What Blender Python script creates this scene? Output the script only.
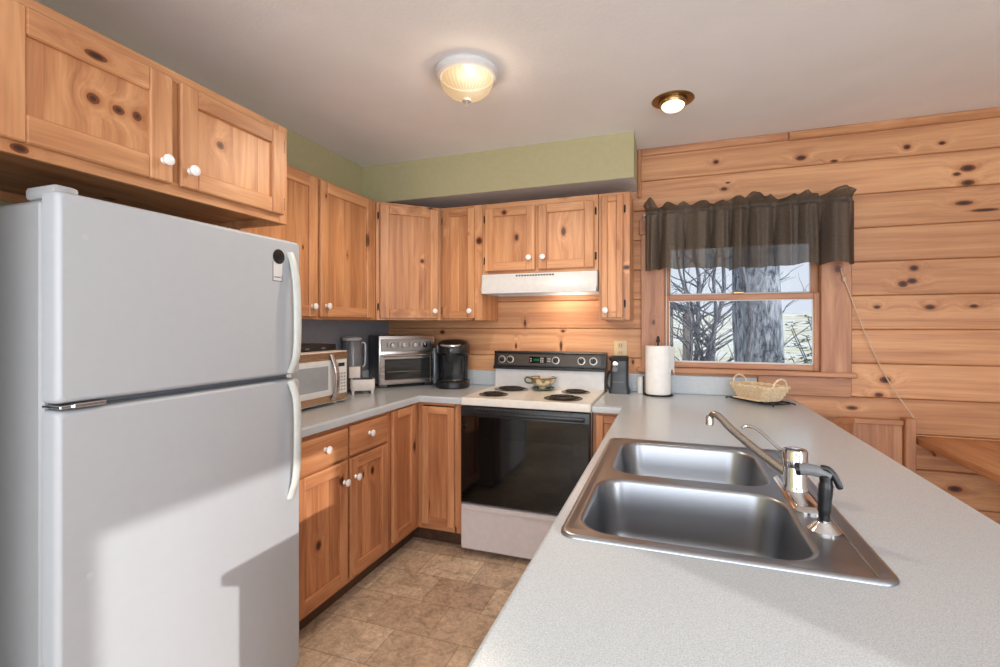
import bpy, bmesh, math, random
from mathutils import Vector, Matrix, noise as mnoise
for o in list(bpy.data.objects):
    bpy.data.objects.remove(o, do_unlink=True)
SC = bpy.context.scene
COL = SC.collection
PI = math.pi

# ------------------------------------------------------------------ camera
cd = bpy.data.cameras.new('camera')
cam = bpy.data.objects.new('camera', cd)
COL.objects.link(cam)
cam.location = (2.078, -3.2154, 1.3437)
cam.rotation_euler = (math.radians(90), 0, math.radians(19.711))
cd.sensor_width = 36.0
cd.lens = 36.0 * 479.08 / 1000.0
cd.shift_y = -(333.5 - 324.9) / 1000.0
cd.clip_start = 0.02
SC.camera = cam

# ------------------------------------------------------------------ sky, sun, daylight, exposure
SC.view_settings.view_transform = 'Standard'
SC.view_settings.look = 'None'
SC.view_settings.gamma = 1.0
SC.view_settings.exposure = 0.17
SC.view_settings.use_curve_mapping = False
W = bpy.data.worlds.new('sky')
SC.world = W
W.use_nodes = True
wb = W.node_tree.nodes['Background']
wb.inputs['Color'].default_value = (0.80, 0.88, 1.0, 1)
wb.inputs['Strength'].default_value = 0.80

def light(name, typ, loc, energy, color=(1, 1, 1), rot=None, aim=None, **kw):
    d = bpy.data.lights.new(name, typ)
    d.energy = energy
    d.color = color
    for k, v in kw.items():
        setattr(d, k, v)
    o = bpy.data.objects.new(name, d)
    COL.objects.link(o)
    o.location = loc
    if aim is not None:
        o.rotation_euler = Vector(aim).to_track_quat('-Z', 'Y').to_euler()
    return o
SUN_DIR = (-1.06, 0.65, -0.339)
light('winter_sun', 'SUN', (8, -8, 4), 2.5, (1.0, 0.97, 0.93), aim=SUN_DIR, angle=0.010)
# daylight entering by the patio door; the lamp behind the camera is added fill
light('patio_door_daylight', 'AREA', (4.56, -4.35, 1.05), 58, (0.85, 0.92, 1.0), aim=(-1, 0.12, 0.05), shape='RECTANGLE', size=0.95, size_y=2.0)
light('living_side_fill', 'AREA', (2.2, -5.94, 1.45), 92, (0.86, 0.92, 1.0), aim=(0, 1, 0.16), shape='RECTANGLE', size=3.6, size_y=1.7)

# ------------------------------------------------------------------ material helpers
def srgb(r, g, b):
    def f(c):
        c /= 255.0
        return c / 12.92 if c <= 0.04045 else ((c + 0.055) / 1.055) ** 2.4
    return (f(r), f(g), f(b), 1.0)

class NT:
    def __init__(s, name):
        s.m = bpy.data.materials.new(name)
        s.m.use_nodes = True
        s.t = s.m.node_tree
        s.b = s.t.nodes['Principled BSDF']
        s.out = s.t.nodes['Material Output']
    def n(s, typ, **kw):
        nd = s.t.nodes.new(typ)
        for k, v in kw.items():
            setattr(nd, k, v)
        return nd
    def l(s, a, b):
        s.t.links.new(a, b)
    def val(s, sock, v):
        if hasattr(v, 'is_linked') or isinstance(v, bpy.types.NodeSocket):
            s.l(v, sock)
        else:
            sock.default_value = v
    def math(s, op, a, b=0.0, clamp=False):
        nd = s.n('ShaderNodeMath', operation=op)
        nd.use_clamp = clamp
        s.val(nd.inputs[0], a)
        s.val(nd.inputs[1], b)
        return nd.outputs[0]
    def vmath(s, op, a, b=(0, 0, 0)):
        nd = s.n('ShaderNodeVectorMath', operation=op)
        s.val(nd.inputs[0], a)
        s.val(nd.inputs[1], b)
        return nd
    def mix(s, fac, a, b, blend='MIX'):
        nd = s.n('ShaderNodeMix', data_type='RGBA', blend_type=blend)
        s.val(nd.inputs[0], fac)
        s.val(nd.inputs[6], a)
        s.val(nd.inputs[7], b)
        return nd.outputs[2]
    def ramp(s, fac, stops):
        nd = s.n('ShaderNodeValToRGB')
        e = nd.color_ramp.elements
        while len(e) < len(stops):
            e.new(0.5)
        for el, (p, c) in zip(e, stops):
            el.position = p
            el.color = c
        s.l(fac, nd.inputs[0])
        return nd.outputs[0]
    def noise(s, vec, scale, detail=3, rough=0.55, dist=0.0):
        nd = s.n('ShaderNodeTexNoise')
        s.l(vec, nd.inputs['Vector'])
        nd.inputs['Scale'].default_value = scale
        nd.inputs['Detail'].default_value = detail
        nd.inputs['Roughness'].default_value = rough
        nd.inputs['Distortion'].default_value = dist
        return nd.outputs['Fac']
    def obj(s):
        return s.n('ShaderNodeTexCoord').outputs['Object']
    def bump(s, h, strength=0.2, dist=0.002):
        nd = s.n('ShaderNodeBump')
        nd.inputs['Strength'].default_value = strength
        nd.inputs['Distance'].default_value = dist
        s.l(h, nd.inputs['Height'])
        s.l(nd.outputs[0], s.b.inputs['Normal'])

def plain(name, col, rough=0.5, metal=0.0, emit=None, es=1.0, noise_amt=0.04, noise_scale=30, bump=0.0, bump_scale=200, coat=0.0):
    """procedural paint / plastic / metal with slight tonal variation"""
    k = NT(name)
    p = k.obj()
    nz = k.noise(p, noise_scale, 3)
    dk = tuple(c * (1 - noise_amt) for c in col[:3]) + (1,)
    lt = tuple(min(1, c * (1 + noise_amt)) for c in col[:3]) + (1,)
    k.l(k.ramp(nz, [(0.3, dk), (0.7, lt)]), k.b.inputs['Base Color'])
    k.b.inputs['Roughness'].default_value = rough
    k.b.inputs['Metallic'].default_value = metal
    if coat:
        k.b.inputs['Coat Weight'].default_value = coat
    if emit:
        k.b.inputs['Emission Color'].default_value = emit
        k.b.inputs['Emission Strength'].default_value = es
    if bump:
        k.bump(k.noise(p, bump_scale, 2), bump, 0.001)
    return k.m

def brushed(name, col, axis=0, rough=0.28):
    k = NT(name)
    p = k.obj()
    mp = k.n('ShaderNodeMapping')
    sc = [260, 260, 260]
    sc[axis] = 4
    mp.inputs['Scale'].default_value = sc
    k.l(p, mp.inputs['Vector'])
    nz = k.noise(mp.outputs[0], 1.0, 2)
    c0 = tuple(c * 0.9 for c in col[:3]) + (1,)
    k.l(k.ramp(nz, [(0.3, c0), (0.7, col)]), k.b.inputs['Base Color'])
    k.b.inputs['Metallic'].default_value = 1.0
    k.l(k.math('ADD', k.math('MULTIPLY', nz, 0.12), rough - 0.06), k.b.inputs['Roughness'])
    return k.m

WOODC = {}
def wood(axis, tone='cab', knots=(), root=(0, 0, 0), stave=0.0, random_knots=True):
    """knotty pine; grain runs along axis; knots = (x, y, z, r_across, r_along) in room coordinates"""
    key = (axis, tone, tuple(knots), tuple(root) if knots else None, stave, random_knots)
    if key in WOODC:
        return WOODC[key]
    k = NT('knotty_pine_' + tone)
    ai = 'xyz'.index(axis)
    p0 = k.obj()
    rnd = k.n('ShaderNodeObjectInfo').outputs['Random']
    cmb = k.n('ShaderNodeCombineXYZ')
    for i in range(3):
        k.l(k.math('MULTIPLY', rnd, (37.0, 53.0, 71.0)[i]), cmb.inputs[i])
    p = p0
    sep = k.n('ShaderNodeSeparateXYZ')
    k.l(p0, sep.inputs[0])
    idx = None
    if tone == 'wall':        # boards 0.19 m high, each its own timber
        idx = k.math('FLOOR', k.math('DIVIDE', k.math('SUBTRACT', sep.outputs[2], 0.178), 0.19))
    elif stave:
        o = sep.outputs[0] if axis != 'x' else sep.outputs[1]
        if axis == 'z':
            o = k.math('ADD', sep.outputs[0], k.math('MULTIPLY', sep.outputs[1], 1.0))
        idx = k.math('FLOOR', k.math('ADD', k.math('DIVIDE', o, stave), k.math('MULTIPLY', rnd, 9.0)))
    if tone != 'wall':
        p = k.vmath('ADD', p, cmb.outputs[0]).outputs[0]
    wn = None
    if idx is not None:
        w_ = k.n('ShaderNodeTexWhiteNoise', noise_dimensions='2D')
        cc = k.n('ShaderNodeCombineXYZ')
        k.l(idx, cc.inputs[0])
        if tone == 'wall':
            cc.inputs[1].default_value = 3.7
        else:
            k.l(rnd, cc.inputs[1])
        k.l(cc.outputs[0], w_.inputs['Vector'])
        wn = w_.outputs['Value']
        sc_ = k.vmath('SCALE', w_.outputs['Color'])
        sc_.inputs['Scale'].default_value = 17.0
        p = k.vmath('ADD', p, sc_.outputs[0]).outputs[0]
    # explicit knots: distance in units of the knot's own size
    kd = None
    for (x, y, z, ra, rl) in knots:
        d = k.vmath('SUBTRACT', p0, (x - root[0], y - root[1], z - root[2])).outputs[0]
        s = [1 / ra] * 3
        s[ai] = 1 / rl
        if tone == 'wall':
            s[1] = 0.0
        ln = k.vmath('LENGTH', k.vmath('MULTIPLY', d, tuple(s)).outputs[0]).outputs['Value']
        kd = ln if kd is None else k.math('MINIMUM', kd, ln)
    if random_knots:
        mp = k.n('ShaderNodeMapping')
        s = [1.0] * 3
        s[ai] = 0.62
        mp.inputs['Scale'].default_value = s
        k.l(p, mp.inputs['Vector'])
        vo = k.n('ShaderNodeTexVoronoi')
        vo.inputs['Scale'].default_value = 5.0 if tone == 'wall' else 5.5
        k.l(mp.outputs[0], vo.inputs['Vector'])
        spc = k.n('ShaderNodeSeparateColor')
        k.l(vo.outputs['Color'], spc.inputs[0])
        rad = k.math('ADD', k.math('MULTIPLY', spc.outputs[0], 0.075), 0.022)
        ln = k.math('DIVIDE', vo.outputs['Distance'], rad)
        kd = ln if kd is None else k.math('MINIMUM', kd, ln)
    # warp the grain around knots
    if kd is not None:
        near = k.math('SUBTRACT', 1.0, k.math('DIVIDE', kd, 5.0), clamp=True)
        wv = k.vmath('SCALE', (1.0, 1.0, 1.0))
        k.l(k.math('MULTIPLY', k.math('MULTIPLY', near, near), 0.05), wv.inputs['Scale'])
        p = k.vmath('ADD', p, wv.outputs[0]).outputs[0]
    def stretched(s_along):
        m_ = k.n('ShaderNodeMapping')
        s = [1.0] * 3
        s[ai] = s_along
        m_.inputs['Scale'].default_value = s
        k.l(p, m_.inputs['Vector'])
        return m_.outputs[0]
    g1 = k.noise(stretched(0.05 if tone == 'wall' else 0.09), 16, 3, 0.6, 0.6)
    g2 = k.noise(stretched(0.03), 120, 3, 0.6)
    g3 = k.noise(stretched(0.3), 2.2, 2)
    TONES = {'cab': ((220, 167, 121), (198, 142, 98), (160, 104, 70)),
             'base': ((218, 160, 114), (196, 134, 92), (154, 98, 64)),
             'wall': ((226, 176, 130), (210, 155, 112), (172, 117, 82)),
             'trim': ((206, 154, 114), (186, 130, 94), (154, 102, 72)),
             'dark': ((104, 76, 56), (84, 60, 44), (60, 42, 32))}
    a, b, c = [srgb(*t) for t in TONES[tone]]
    col = k.ramp(g1, [(0.30, a), (0.52, b), (0.78, c)])
    f2 = k.ramp(g2, [(0.35, (0.80, 0.76, 0.72, 1)), (0.6, (1.04, 1.03, 1.02, 1))])
    col = k.mix(0.55, col, f2, 'MULTIPLY')
    f3 = k.ramp(g3, [(0.3, (0.90, 0.86, 0.82, 1)), (0.7, (1.06, 1.06, 1.06, 1))])
    col = k.mix(0.8, col, f3, 'MULTIPLY')
    if wn is not None:
        lo = (0.80, 0.75, 0.70, 1) if stave else (0.86, 0.82, 0.78, 1)
        col = k.mix(0.75, col, k.ramp(wn, [(0.0, lo), (1.0, (1.10, 1.08, 1.05, 1))]), 'MULTIPLY')
    if kd is not None:
        nd_ = k.n('ShaderNodeMath', operation='MULTIPLY')
        k.l(kd, nd_.inputs[0])
        nd_.inputs[1].default_value = 0.55
        halo = k.ramp(nd_.outputs[0], [(0.0, (0.05, 0.03, 0.02, 1)), (0.28, (0.10, 0.06, 0.04, 1)), (0.38, (0.34, 0.20, 0.13, 1)), (0.46, (0.20, 0.12, 0.08, 1)), (0.54, (0.80, 0.68, 0.58, 1)), (1.0, (1, 1, 1, 1))])
        col = k.mix(1.0, col, halo, 'MULTIPLY')
    k.l(col, k.b.inputs['Base Color'])
    k.b.inputs['Roughness'].default_value = 0.42 if tone != 'wall' else 0.5
    k.bump(g2, 0.08, 0.001)
    WOODC[key] = k.m
    return k.m

# ------------------------------------------------------------------ mesh helpers
def BM():
    return bmesh.new()

def add(bm, tmp, M=None, mi=0):
    if M is not None:
        bmesh.ops.transform(tmp, matrix=M, verts=tmp.verts)
    for f in tmp.faces:
        f.material_index = mi
    me = bpy.data.meshes.new('tmp')
    tmp.to_mesh(me)
    tmp.free()
    bm.from_mesh(me)
    bpy.data.meshes.remove(me)

def box(bm, x0, x1, y0, y1, z0, z1, bev=0.0, M=None, mi=0, seg=1):
    t = bmesh.new()
    bmesh.ops.create_cube(t, size=1.0)
    for v in t.verts:
        v.co = Vector(((x0 + x1) / 2 + v.co.x * (x1 - x0), (y0 + y1) / 2 + v.co.y * (y1 - y0), (z0 + z1) / 2 + v.co.z * (z1 - z0)))
    if bev:
        bev = min(bev, 0.45 * min(abs(x1 - x0), abs(y1 - y0), abs(z1 - z0)))
        bmesh.ops.bevel(t, geom=t.edges[:], offset=bev, segments=seg, profile=0.5, affect='EDGES')
    add(bm, t, M, mi)

def lathe(bm, prof, M=None, seg=24, mi=0, flute=0.0, nf=0):
    t = bmesh.new()
    rings = []
    for r, z in prof:
        if r < 1e-6:
            rings.append([t.verts.new((0, 0, z))])
        else:
            ring = []
            for i in range(seg):
                a = 2 * PI * i / seg
                rr = r * (1 + (flute * math.cos(nf * a) if flute else 0))
                ring.append(t.verts.new((rr * math.cos(a), rr * math.sin(a), z)))
            rings.append(ring)
    for A, B in zip(rings, rings[1:]):
        for i in range(seg):
            j = (i + 1) % seg
            if len(A) == 1 and len(B) == 1:
                continue
            if len(A) == 1:
                t.faces.new((A[0], B[j], B[i]))
            elif len(B) == 1:
                t.faces.new((A[i], A[j], B[0]))
            else:
                t.faces.new((A[i], A[j], B[j], B[i]))
    if len(rings[0]) > 1:
        t.faces.new(rings[0][::-1])
    if len(rings[-1]) > 1:
        t.faces.new(rings[-1])
    bmesh.ops.recalc_face_normals(t, faces=t.faces)
    add(bm, t, M, mi)

def tube(bm, pts, r, seg=10, closed=False, M=None, mi=0, flat=1.0):
    """sweep; r may be a list; flat squashes the section's second axis"""
    t = bmesh.new()
    P = [Vector(p) for p in pts]
    n = len(P)
    R = r if isinstance(r, (list, tuple)) else [r] * n
    tans = []
    for i in range(n):
        if closed:
            d = P[(i + 1) % n] - P[i - 1]
        else:
            d = P[min(i + 1, n - 1)] - P[max(i - 1, 0)]
        tans.append(d.normalized())
    up = Vector((0, 0, 1)) if abs(tans[0].z) < 0.9 else Vector((1, 0, 0))
    u = tans[0].cross(up).normalized()
    rings = []
    for i in range(n):
        if i:
            q = tans[i - 1].rotation_difference(tans[i])
            u = q @ u
        u = (u - tans[i] * u.dot(tans[i])).normalized()
        v = tans[i].cross(u)
        rings.append([t.verts.new(P[i] + (u * math.cos(a) + v * (flat * math.sin(a))) * R[i]) for a in [2 * PI * k / seg for k in range(seg)]])
    rng = range(n) if closed else range(n - 1)
    for i in rng:
        A, B = rings[i], rings[(i + 1) % n]
        for k in range(seg):
            j = (k + 1) % seg
            t.faces.new((A[k], A[j], B[j], B[k]))
    if not closed:
        t.faces.new(rings[0][::-1])
        t.faces.new(rings[-1])
    bmesh.ops.recalc_face_normals(t, faces=t.faces)
    add(bm, t, M, mi)

def smooth_path(pts, n=8):
    """Catmull-Rom through the points"""
    P = [Vector(p) for p in pts]
    P = [P[0] * 2 - P[1]] + P + [P[-1] * 2 - P[-2]]
    out = []
    for i in range(1, len(P) - 2):
        a, b, c, d = P[i - 1:i + 3]
        for k in range(n):
            s = k / n
            out.append(0.5 * ((2 * b) + (c - a) * s + (2 * a - 5 * b + 4 * c - d) * s * s + (3 * b - a - 3 * c + d) * s ** 3))
    out.append(P[-2])
    return out

def prism(bm, poly, z0, z1, M=None, mi=0, bev=0.0):
    t = bmesh.new()
    a = [t.verts.new((x, y, z0)) for x, y in poly]
    b = [t.verts.new((x, y, z1)) for x, y in poly]
    n = len(poly)
    t.faces.new(a[::-1])
    t.faces.new(b)
    for i in range(n):
        j = (i + 1) % n
        t.faces.new((a[i], a[j], b[j], b[i]))
    bmesh.ops.recalc_face_normals(t, faces=t.faces)
    if bev:
        bmesh.ops.bevel(t, geom=t.edges[:], offset=bev, segments=2, profile=0.5, affect='EDGES')
    add(bm, t, M, mi)

def rrect(x0, x1, y0, y1, r, n=5):
    pts = []
    for cx, cy, a0 in ((x1 - r, y1 - r, 0), (x0 + r, y1 - r, PI / 2), (x0 + r, y0 + r, PI), (x1 - r, y0 + r, 3 * PI / 2)):
        for i in range(n + 1):
            a = a0 + PI / 2 * i / n
            pts.append((cx + r * math.cos(a), cy + r * math.sin(a)))
    return pts

def loft(bm, loops, cap0=False, cap1=False, M=None, mi=0, closed=True):
    t = bmesh.new()
    R = [[t.verts.new(p) for p in L] for L in loops]
    n = len(R[0])
    for A, B in zip(R, R[1:]):
        for i in range(n if closed else n - 1):
            j = (i + 1) % n
            t.faces.new((A[i], A[j], B[j], B[i]))
    if cap0:
        t.faces.new(R[0][::-1])
    if cap1:
        t.faces.new(R[-1])
    bmesh.ops.recalc_face_normals(t, faces=t.faces)
    add(bm, t, M, mi)

def fill(bm, loops, z, mi=0):
    """flat face with holes"""
    t = bmesh.new()
    ed = []
    for L in loops:
        vs = [t.verts.new((x, y, z)) for x, y in L]
        for i in range(len(vs)):
            ed.append(t.edges.new((vs[i], vs[(i + 1) % len(vs)])))
    bmesh.ops.triangle_fill(t, edges=ed, use_beauty=True)
    for f in t.faces:
        if f.normal.z < 0:
            f.normal_flip()
    add(bm, t, None, mi)

def inset(poly, d):
    """inset a counter-clockwise polygon"""
    n = len(poly)
    out = []
    for i in range(n):
        a, b, c = Vector(poly[i - 1]), Vector(poly[i]), Vector(poly[(i + 1) % n])
        e1, e2 = (b - a).normalized(), (c - b).normalized()
        n1, n2 = Vector((-e1.y, e1.x)), Vector((-e2.y, e2.x))
        k = (n1 + n2)
        k = k / max(0.2, k.dot(n1))
        out.append(tuple(b + k * d))
    return out

def link(name, bm, mats, parent=None, root=None, smooth=35):
    if root is not None:
        bmesh.ops.translate(bm, vec=-Vector(root), verts=bm.verts)
    me = bpy.data.meshes.new(name)
    bm.to_mesh(me)
    bm.free()
    for m in (mats if isinstance(mats, (list, tuple)) else [mats]):
        me.materials.append(m)
    if smooth:
        me.shade_smooth()
        me.set_sharp_from_angle(angle=math.radians(smooth))
    o = bpy.data.objects.new(name, me)
    if smooth in (40, 50):          # flat faces stay flat beside their rounded edges
        wn_ = o.modifiers.new('weighted_normals', 'WEIGHTED_NORMAL')
        wn_.keep_sharp = True
    COL.objects.link(o)
    if parent is not None:
        o.parent = parent
    return o

def tag(o, label=None, cat=None, group=None, kind=None):
    for k_, v_ in (('label', label), ('category', cat), ('group', group), ('kind', kind)):
        if v_:
            o[k_] = v_
    return o

class Thing:
    """an Empty at the base of a thing; parts are given in room coordinates (local=True: in its own)"""
    def __init__(s, name, label, cat, loc, group=None, rot=0.0, local=False, kind=None):
        s.o = bpy.data.objects.new(name, None)
        COL.objects.link(s.o)
        s.o.empty_display_size = 0.05
        s.o.location = loc
        s.o.rotation_euler = (0, 0, rot)
        s.loc = loc
        s.local = local
        s.kind = kind
        tag(s.o, label, cat, group, kind)
    def part(s, name, bm, mat, parent=None, label=None, smooth=35):
        o = link(name, bm, mat, parent or s.o, None if s.local else s.loc, smooth)
        return tag(o, label)

def single(name, bm, mat, label, cat, loc, group=None, kind=None, smooth=35):
    o = link(name, bm, mat, None, loc, smooth)
    o.location = loc
    return tag(o, label, cat, group, kind)

def structure(name, bm, mat, parent=None, smooth=35):
    return tag(link(name, bm, mat, parent, None, smooth), kind='structure')

def frame(O, u, n):
    """local (a along u, b up, c outwards along n) -> room"""
    u, n, O = Vector(u), Vector(n), Vector(O)
    z = Vector((0, 0, 1))
    return Matrix(((u.x, z.x, n.x, O.x), (u.y, z.y, n.y, O.y), (u.z, z.z, n.z, O.z), (0, 0, 0, 1)))

# ------------------------------------------------------------------ shared materials
M_GREEN = plain('sage_green_paint', srgb(180, 172, 132), 0.7, noise_amt=0.03, bump=0.05)
M_WHITE_PAINT = plain('white_paint', srgb(216, 214, 212), 0.7, noise_amt=0.02)
M_BLUEGREY = plain('blue_grey_wall_panel', srgb(150, 152, 160), 0.55, noise_amt=0.03)
k = NT('textured_ceiling')
_p = k.obj()
k.l(k.ramp(k.noise(_p, 3, 2), [(0.3, srgb(238, 237, 238)), (0.7, srgb(243, 242, 243))]), k.b.inputs['Base Color'])
k.b.inputs['Roughness'].default_value = 0.9
k.bump(k.noise(_p, 70, 4), 0.25, 0.004)
M_CEIL = k.m

k = NT('speckled_laminate')
_p = k.obj()
s1 = k.noise(_p, 420, 2, 0.6)
s2 = k.noise(_p, 150, 2)
c_ = k.ramp(s1, [(0.36, srgb(178, 184, 188)), (0.5, srgb(196, 202, 206)), (0.66, srgb(208, 213, 217))])
c_ = k.mix(0.5, c_, k.ramp(s2, [(0.35, (0.9, 0.9, 0.9, 1)), (0.65, (1.03, 1.03, 1.03, 1))]), 'MULTIPLY')
k.l(c_, k.b.inputs['Base Color'])
k.b.inputs['Roughness'].default_value = 0.22
M_LAM = k.m

k = NT('stone_look_vinyl')
_p = k.obj()
br = k.n('ShaderNodeTexBrick')
br.offset = 0.5
br.inputs['Scale'].default_value = 1.0
br.inputs['Brick Width'].default_value = 0.31
br.inputs['Row Height'].default_value = 0.23
br.inputs['Mortar Size'].default_value = 0.004
br.inputs['Mortar Smooth'].default_value = 0.6
br.inputs['Color1'].default_value = srgb(232, 212, 186)
br.inputs['Color2'].default_value = srgb(196, 172, 148)
br.inputs['Mortar'].default_value = srgb(184, 160, 136)
k.l(_p, br.inputs['Vector'])
n1 = k.noise(_p, 11, 8, 0.72, 0.9)
n2 = k.noise(_p, 42, 6, 0.75, 0.5)
c_ = k.mix(0.85, br.outputs['Color'], k.ramp(n1, [(0.34, (0.58, 0.52, 0.46, 1)), (0.5, (0.98, 0.95, 0.92, 1)), (0.66, (1.20, 1.17, 1.12, 1))]), 'MULTIPLY')
c_ = k.mix(0.6, c_, k.ramp(n2, [(0.36, (0.60, 0.54, 0.48, 1)), (0.58, (1.10, 1.08, 1.06, 1))]), 'MULTIPLY')
k.l(c_, k.b.inputs['Base Color'])
k.b.inputs['Roughness'].default_value = 0.42
k.bump(n2, 0.12, 0.002)
M_FLOOR = k.m

M_FRIDGE = plain('textured_white_enamel', srgb(176, 179, 183), 0.38, noise_amt=0.012, bump=0.10, bump_scale=420)
M_FRIDGE_SIDE = plain('shaded_white_cabinet_steel', srgb(160, 161, 162), 0.4, noise_amt=0.015, bump=0.08, bump_scale=420)  # the side's shade is put into the colour, darker than the doors
M_HANDLE = plain('ivory_white_handle', srgb(200, 202, 196), 0.35)
M_GASKET = plain('grey_gasket', srgb(120, 124, 130), 0.6)
M_CAPS = plain('pale_grey_cap', srgb(184, 187, 190), 0.5)
M_WHITE = plain('white_enamel', srgb(212, 210, 208), 0.25)
M_PORC = plain('white_porcelain', srgb(240, 238, 236), 0.15, coat=0.5)
M_BLACK = plain('black_plastic', srgb(28, 28, 30), 0.32)
M_BLACKG = plain('black_glass', srgb(8, 8, 9), 0.04)
M_BLACKI = plain('black_iron', srgb(30, 29, 30), 0.5)
M_DGREY = plain('dark_grey_plastic', srgb(70, 72, 76), 0.4)
M_MGREY = plain('mid_grey_plastic', srgb(120, 120, 122), 0.4)
M_STEEL = brushed('brushed_steel', srgb(200, 194, 190), 0, 0.28)
M_SINK = plain('sink_steel', srgb(160, 162, 166), 0.32, 1.0, noise_amt=0.02, noise_scale=6)
M_CHROME = plain('chrome', srgb(215, 214, 214), 0.10, 1.0, noise_amt=0.01)
M_NICKEL = brushed('satin_nickel', srgb(188, 180, 168), 0, 0.25)
M_BRASS = plain('antique_brass', srgb(170, 140, 96), 0.3, 1.0)
M_HINGE = plain('blackened_hinge', srgb(44, 40, 38), 0.4, 0.6)
M_PAPER = plain('paper_towel_paper', srgb(244, 242, 238), 0.9, bump=0.3, bump_scale=160)
M_ALMOND = plain('almond_plastic', srgb(222, 196, 150), 0.4)
M_WICKER = plain('wicker', srgb(234, 210, 174), 0.6, noise_amt=0.16, noise_scale=60)
M_DISPLAY = plain('green_display', srgb(10, 40, 26), 0.2, emit=srgb(30, 190, 120), es=0.5)
M_LCD = plain('dark_display', srgb(30, 34, 36), 0.2)
M_CORD = plain('white_cord', srgb(226, 216, 200), 0.6)

V_CAB = wood('z', 'cab')
HX_CAB = wood('x', 'cab')
HY_CAB = wood('y', 'cab')
V_BASE = wood('z', 'base')
HX_BASE = wood('x', 'base')
HY_BASE = wood('y', 'base')

# ------------------------------------------------------------------ room shell
CEIL = 2.47
RX, FY = 4.6, -6.0
bm = BM()
box(bm, -0.1, RX + 0.1, FY - 0.1, 0.1, -0.1, 0.0)
structure('floor', bm, M_FLOOR)
bm = BM()
box(bm, -0.1, RX + 0.1, FY - 0.1, 0.1, CEIL, CEIL + 0.1)
structure('ceiling', bm, M_CEIL)
bm = BM()
box(bm, -0.1, 0.0, FY - 0.1, 0.1, 0, CEIL)
structure('wall_left', bm, M_GREEN)
bm = BM()
box(bm, 0.0, 0.008, -1.70, -0.001, 0.914, 1.40, 0.002)
structure('trim_1', bm, M_BLUEGREY)

WALL_KNOTS = [(2.334, 0, 2.344, .018, .024), (2.787, 0, 2.315, .022, .04), (2.95, 0, 2.279, .012, .03), (2.379, 0, 2.174, .016, .03), (2.40, 0, 2.21, .008, .02),
              (3.551, 0, 2.172, .026, .05), (3.505, 0, 2.145, .014, .026), (3.551, 0, 2.095, .022, .045), (3.289, 0, 2.316, .02, .025),
              (3.442, 0, 2.318, .014, .024), (3.32, 0, 1.653, .022, .03), (3.271, 0, 1.568, .026, .034), (3.311, 0, 1.583, .022, .036),
              (3.39, 0, 1.44, .02, .036), (3.153, 0, 1.443, .014, .024), (3.576, 0, 1.443, .014, .03), (3.535, 0, 1.989, .018, .06),
              (3.621, 0, 1.945, .012, .09), (3.19, 0, 1.039, .026, .04), (3.162, 0, 0.955, .018, .034), (3.036, 0, 0.875, .016, .04),
              (3.497, 0, 0.471, .024, .05), (1.112, 0, 1.357, .034, .012), (1.382, 0, 1.302, .014, .018), (1.368, 0, 1.2, .05, .014), (1.046, 0, 1.195, .03, .012),
              (1.842, 0, 1.103, .024, .012), (3.02, 0, 1.40, .010, .02), (0.47, 0, 1.29, .02, .03)]
WALL_KNOTS = [(a, b, c, d * .75, e * .7) for a, b, c, d, e in WALL_KNOTS]
M_WALL = wood('x', 'wall', WALL_KNOTS, random_knots=False)
WX0, WX1, WZ0, WZ1 = 1.99, 2.925, 1.075, 1.90       # rough opening of the window
def planks(bm, x0, x1, y0, y1, zlo=0.0, zhi=CEIL, cut=True):
    z = 2.268 - 0.19 * 12
    rows = []
    while z < zhi:
        rows.append((max(z, zlo), min(z + 0.19, zhi)))
        z += 0.19
    for a, b in rows:
        if b - a < 0.004:
            continue
        if not cut or b <= WZ0 or a >= WZ1:
            box(bm, x0, x1, y0, y1, a + .0012, b - .0012, 0.005)
        else:
            for xa, xb in ((x0, WX0), (WX1, x1)):
                box(bm, xa, xb, y0, y1, a + .0012, b - .0012, 0.005)
            if a < WZ0:
                box(bm, WX0, WX1, y0, y1, a, WZ0, 0.001)
            if b > WZ1:
                box(bm, WX0, WX1, y0, y1, WZ1, b, 0.001)
bm = BM()
planks(bm, -0.1, RX + 0.1, 0.0, 0.07)
for q in ((-0.1, WX0, 0, CEIL), (WX1, RX + 0.1, 0, CEIL), (WX0, WX1, 0, WZ0), (WX0, WX1, WZ1, CEIL)):
    box(bm, q[0], q[1], 0.071, 0.10, q[2], q[3])
structure('wall_back', bm, M_WALL)
bm = BM()
DY0, DY1 = -4.86, -3.85
box(bm, RX, RX + 0.1, FY - 0.1, DY0, 0, CEIL)
box(bm, RX, RX + 0.1, DY0, DY1, 2.087, CEIL)
box(bm, RX, RX + 0.1, DY1, 0.0, 0, CEIL)
structure('wall_right', bm, M_WHITE_PAINT)
bm = BM()
box(bm, -0.1, 0.4, FY - 0.1, FY, 0, CEIL)
box(bm, 4.0, RX + 0.1, FY - 0.1, FY, 0, CEIL)
box(bm, 0.4, 4.0, FY - 0.1, FY, 0, 0.6)
box(bm, 0.4, 4.0, FY - 0.1, FY, 2.3, CEIL)
structure('wall_front', bm, M_WHITE_PAINT)
bm = BM()
box(bm, 0.0, 0.66, -2.80, -2.69, 0, CEIL)
structure('wall_shade_stub', bm, M_WHITE_PAINT)  # unseen stub wall, added and sized to shade the refrigerator's side
# soffit over the back wall cabinets
bm = BM()
box(bm, 0.0, 1.871, -0.330, -0.0005, 2.204, CEIL, 0.0)
for f in bm.faces:
    f.material_index = 1 if f.normal.z < -0.5 else 0
structure('wall_soffit', bm, [M_GREEN, M_WHITE_PAINT], smooth=0)
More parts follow.
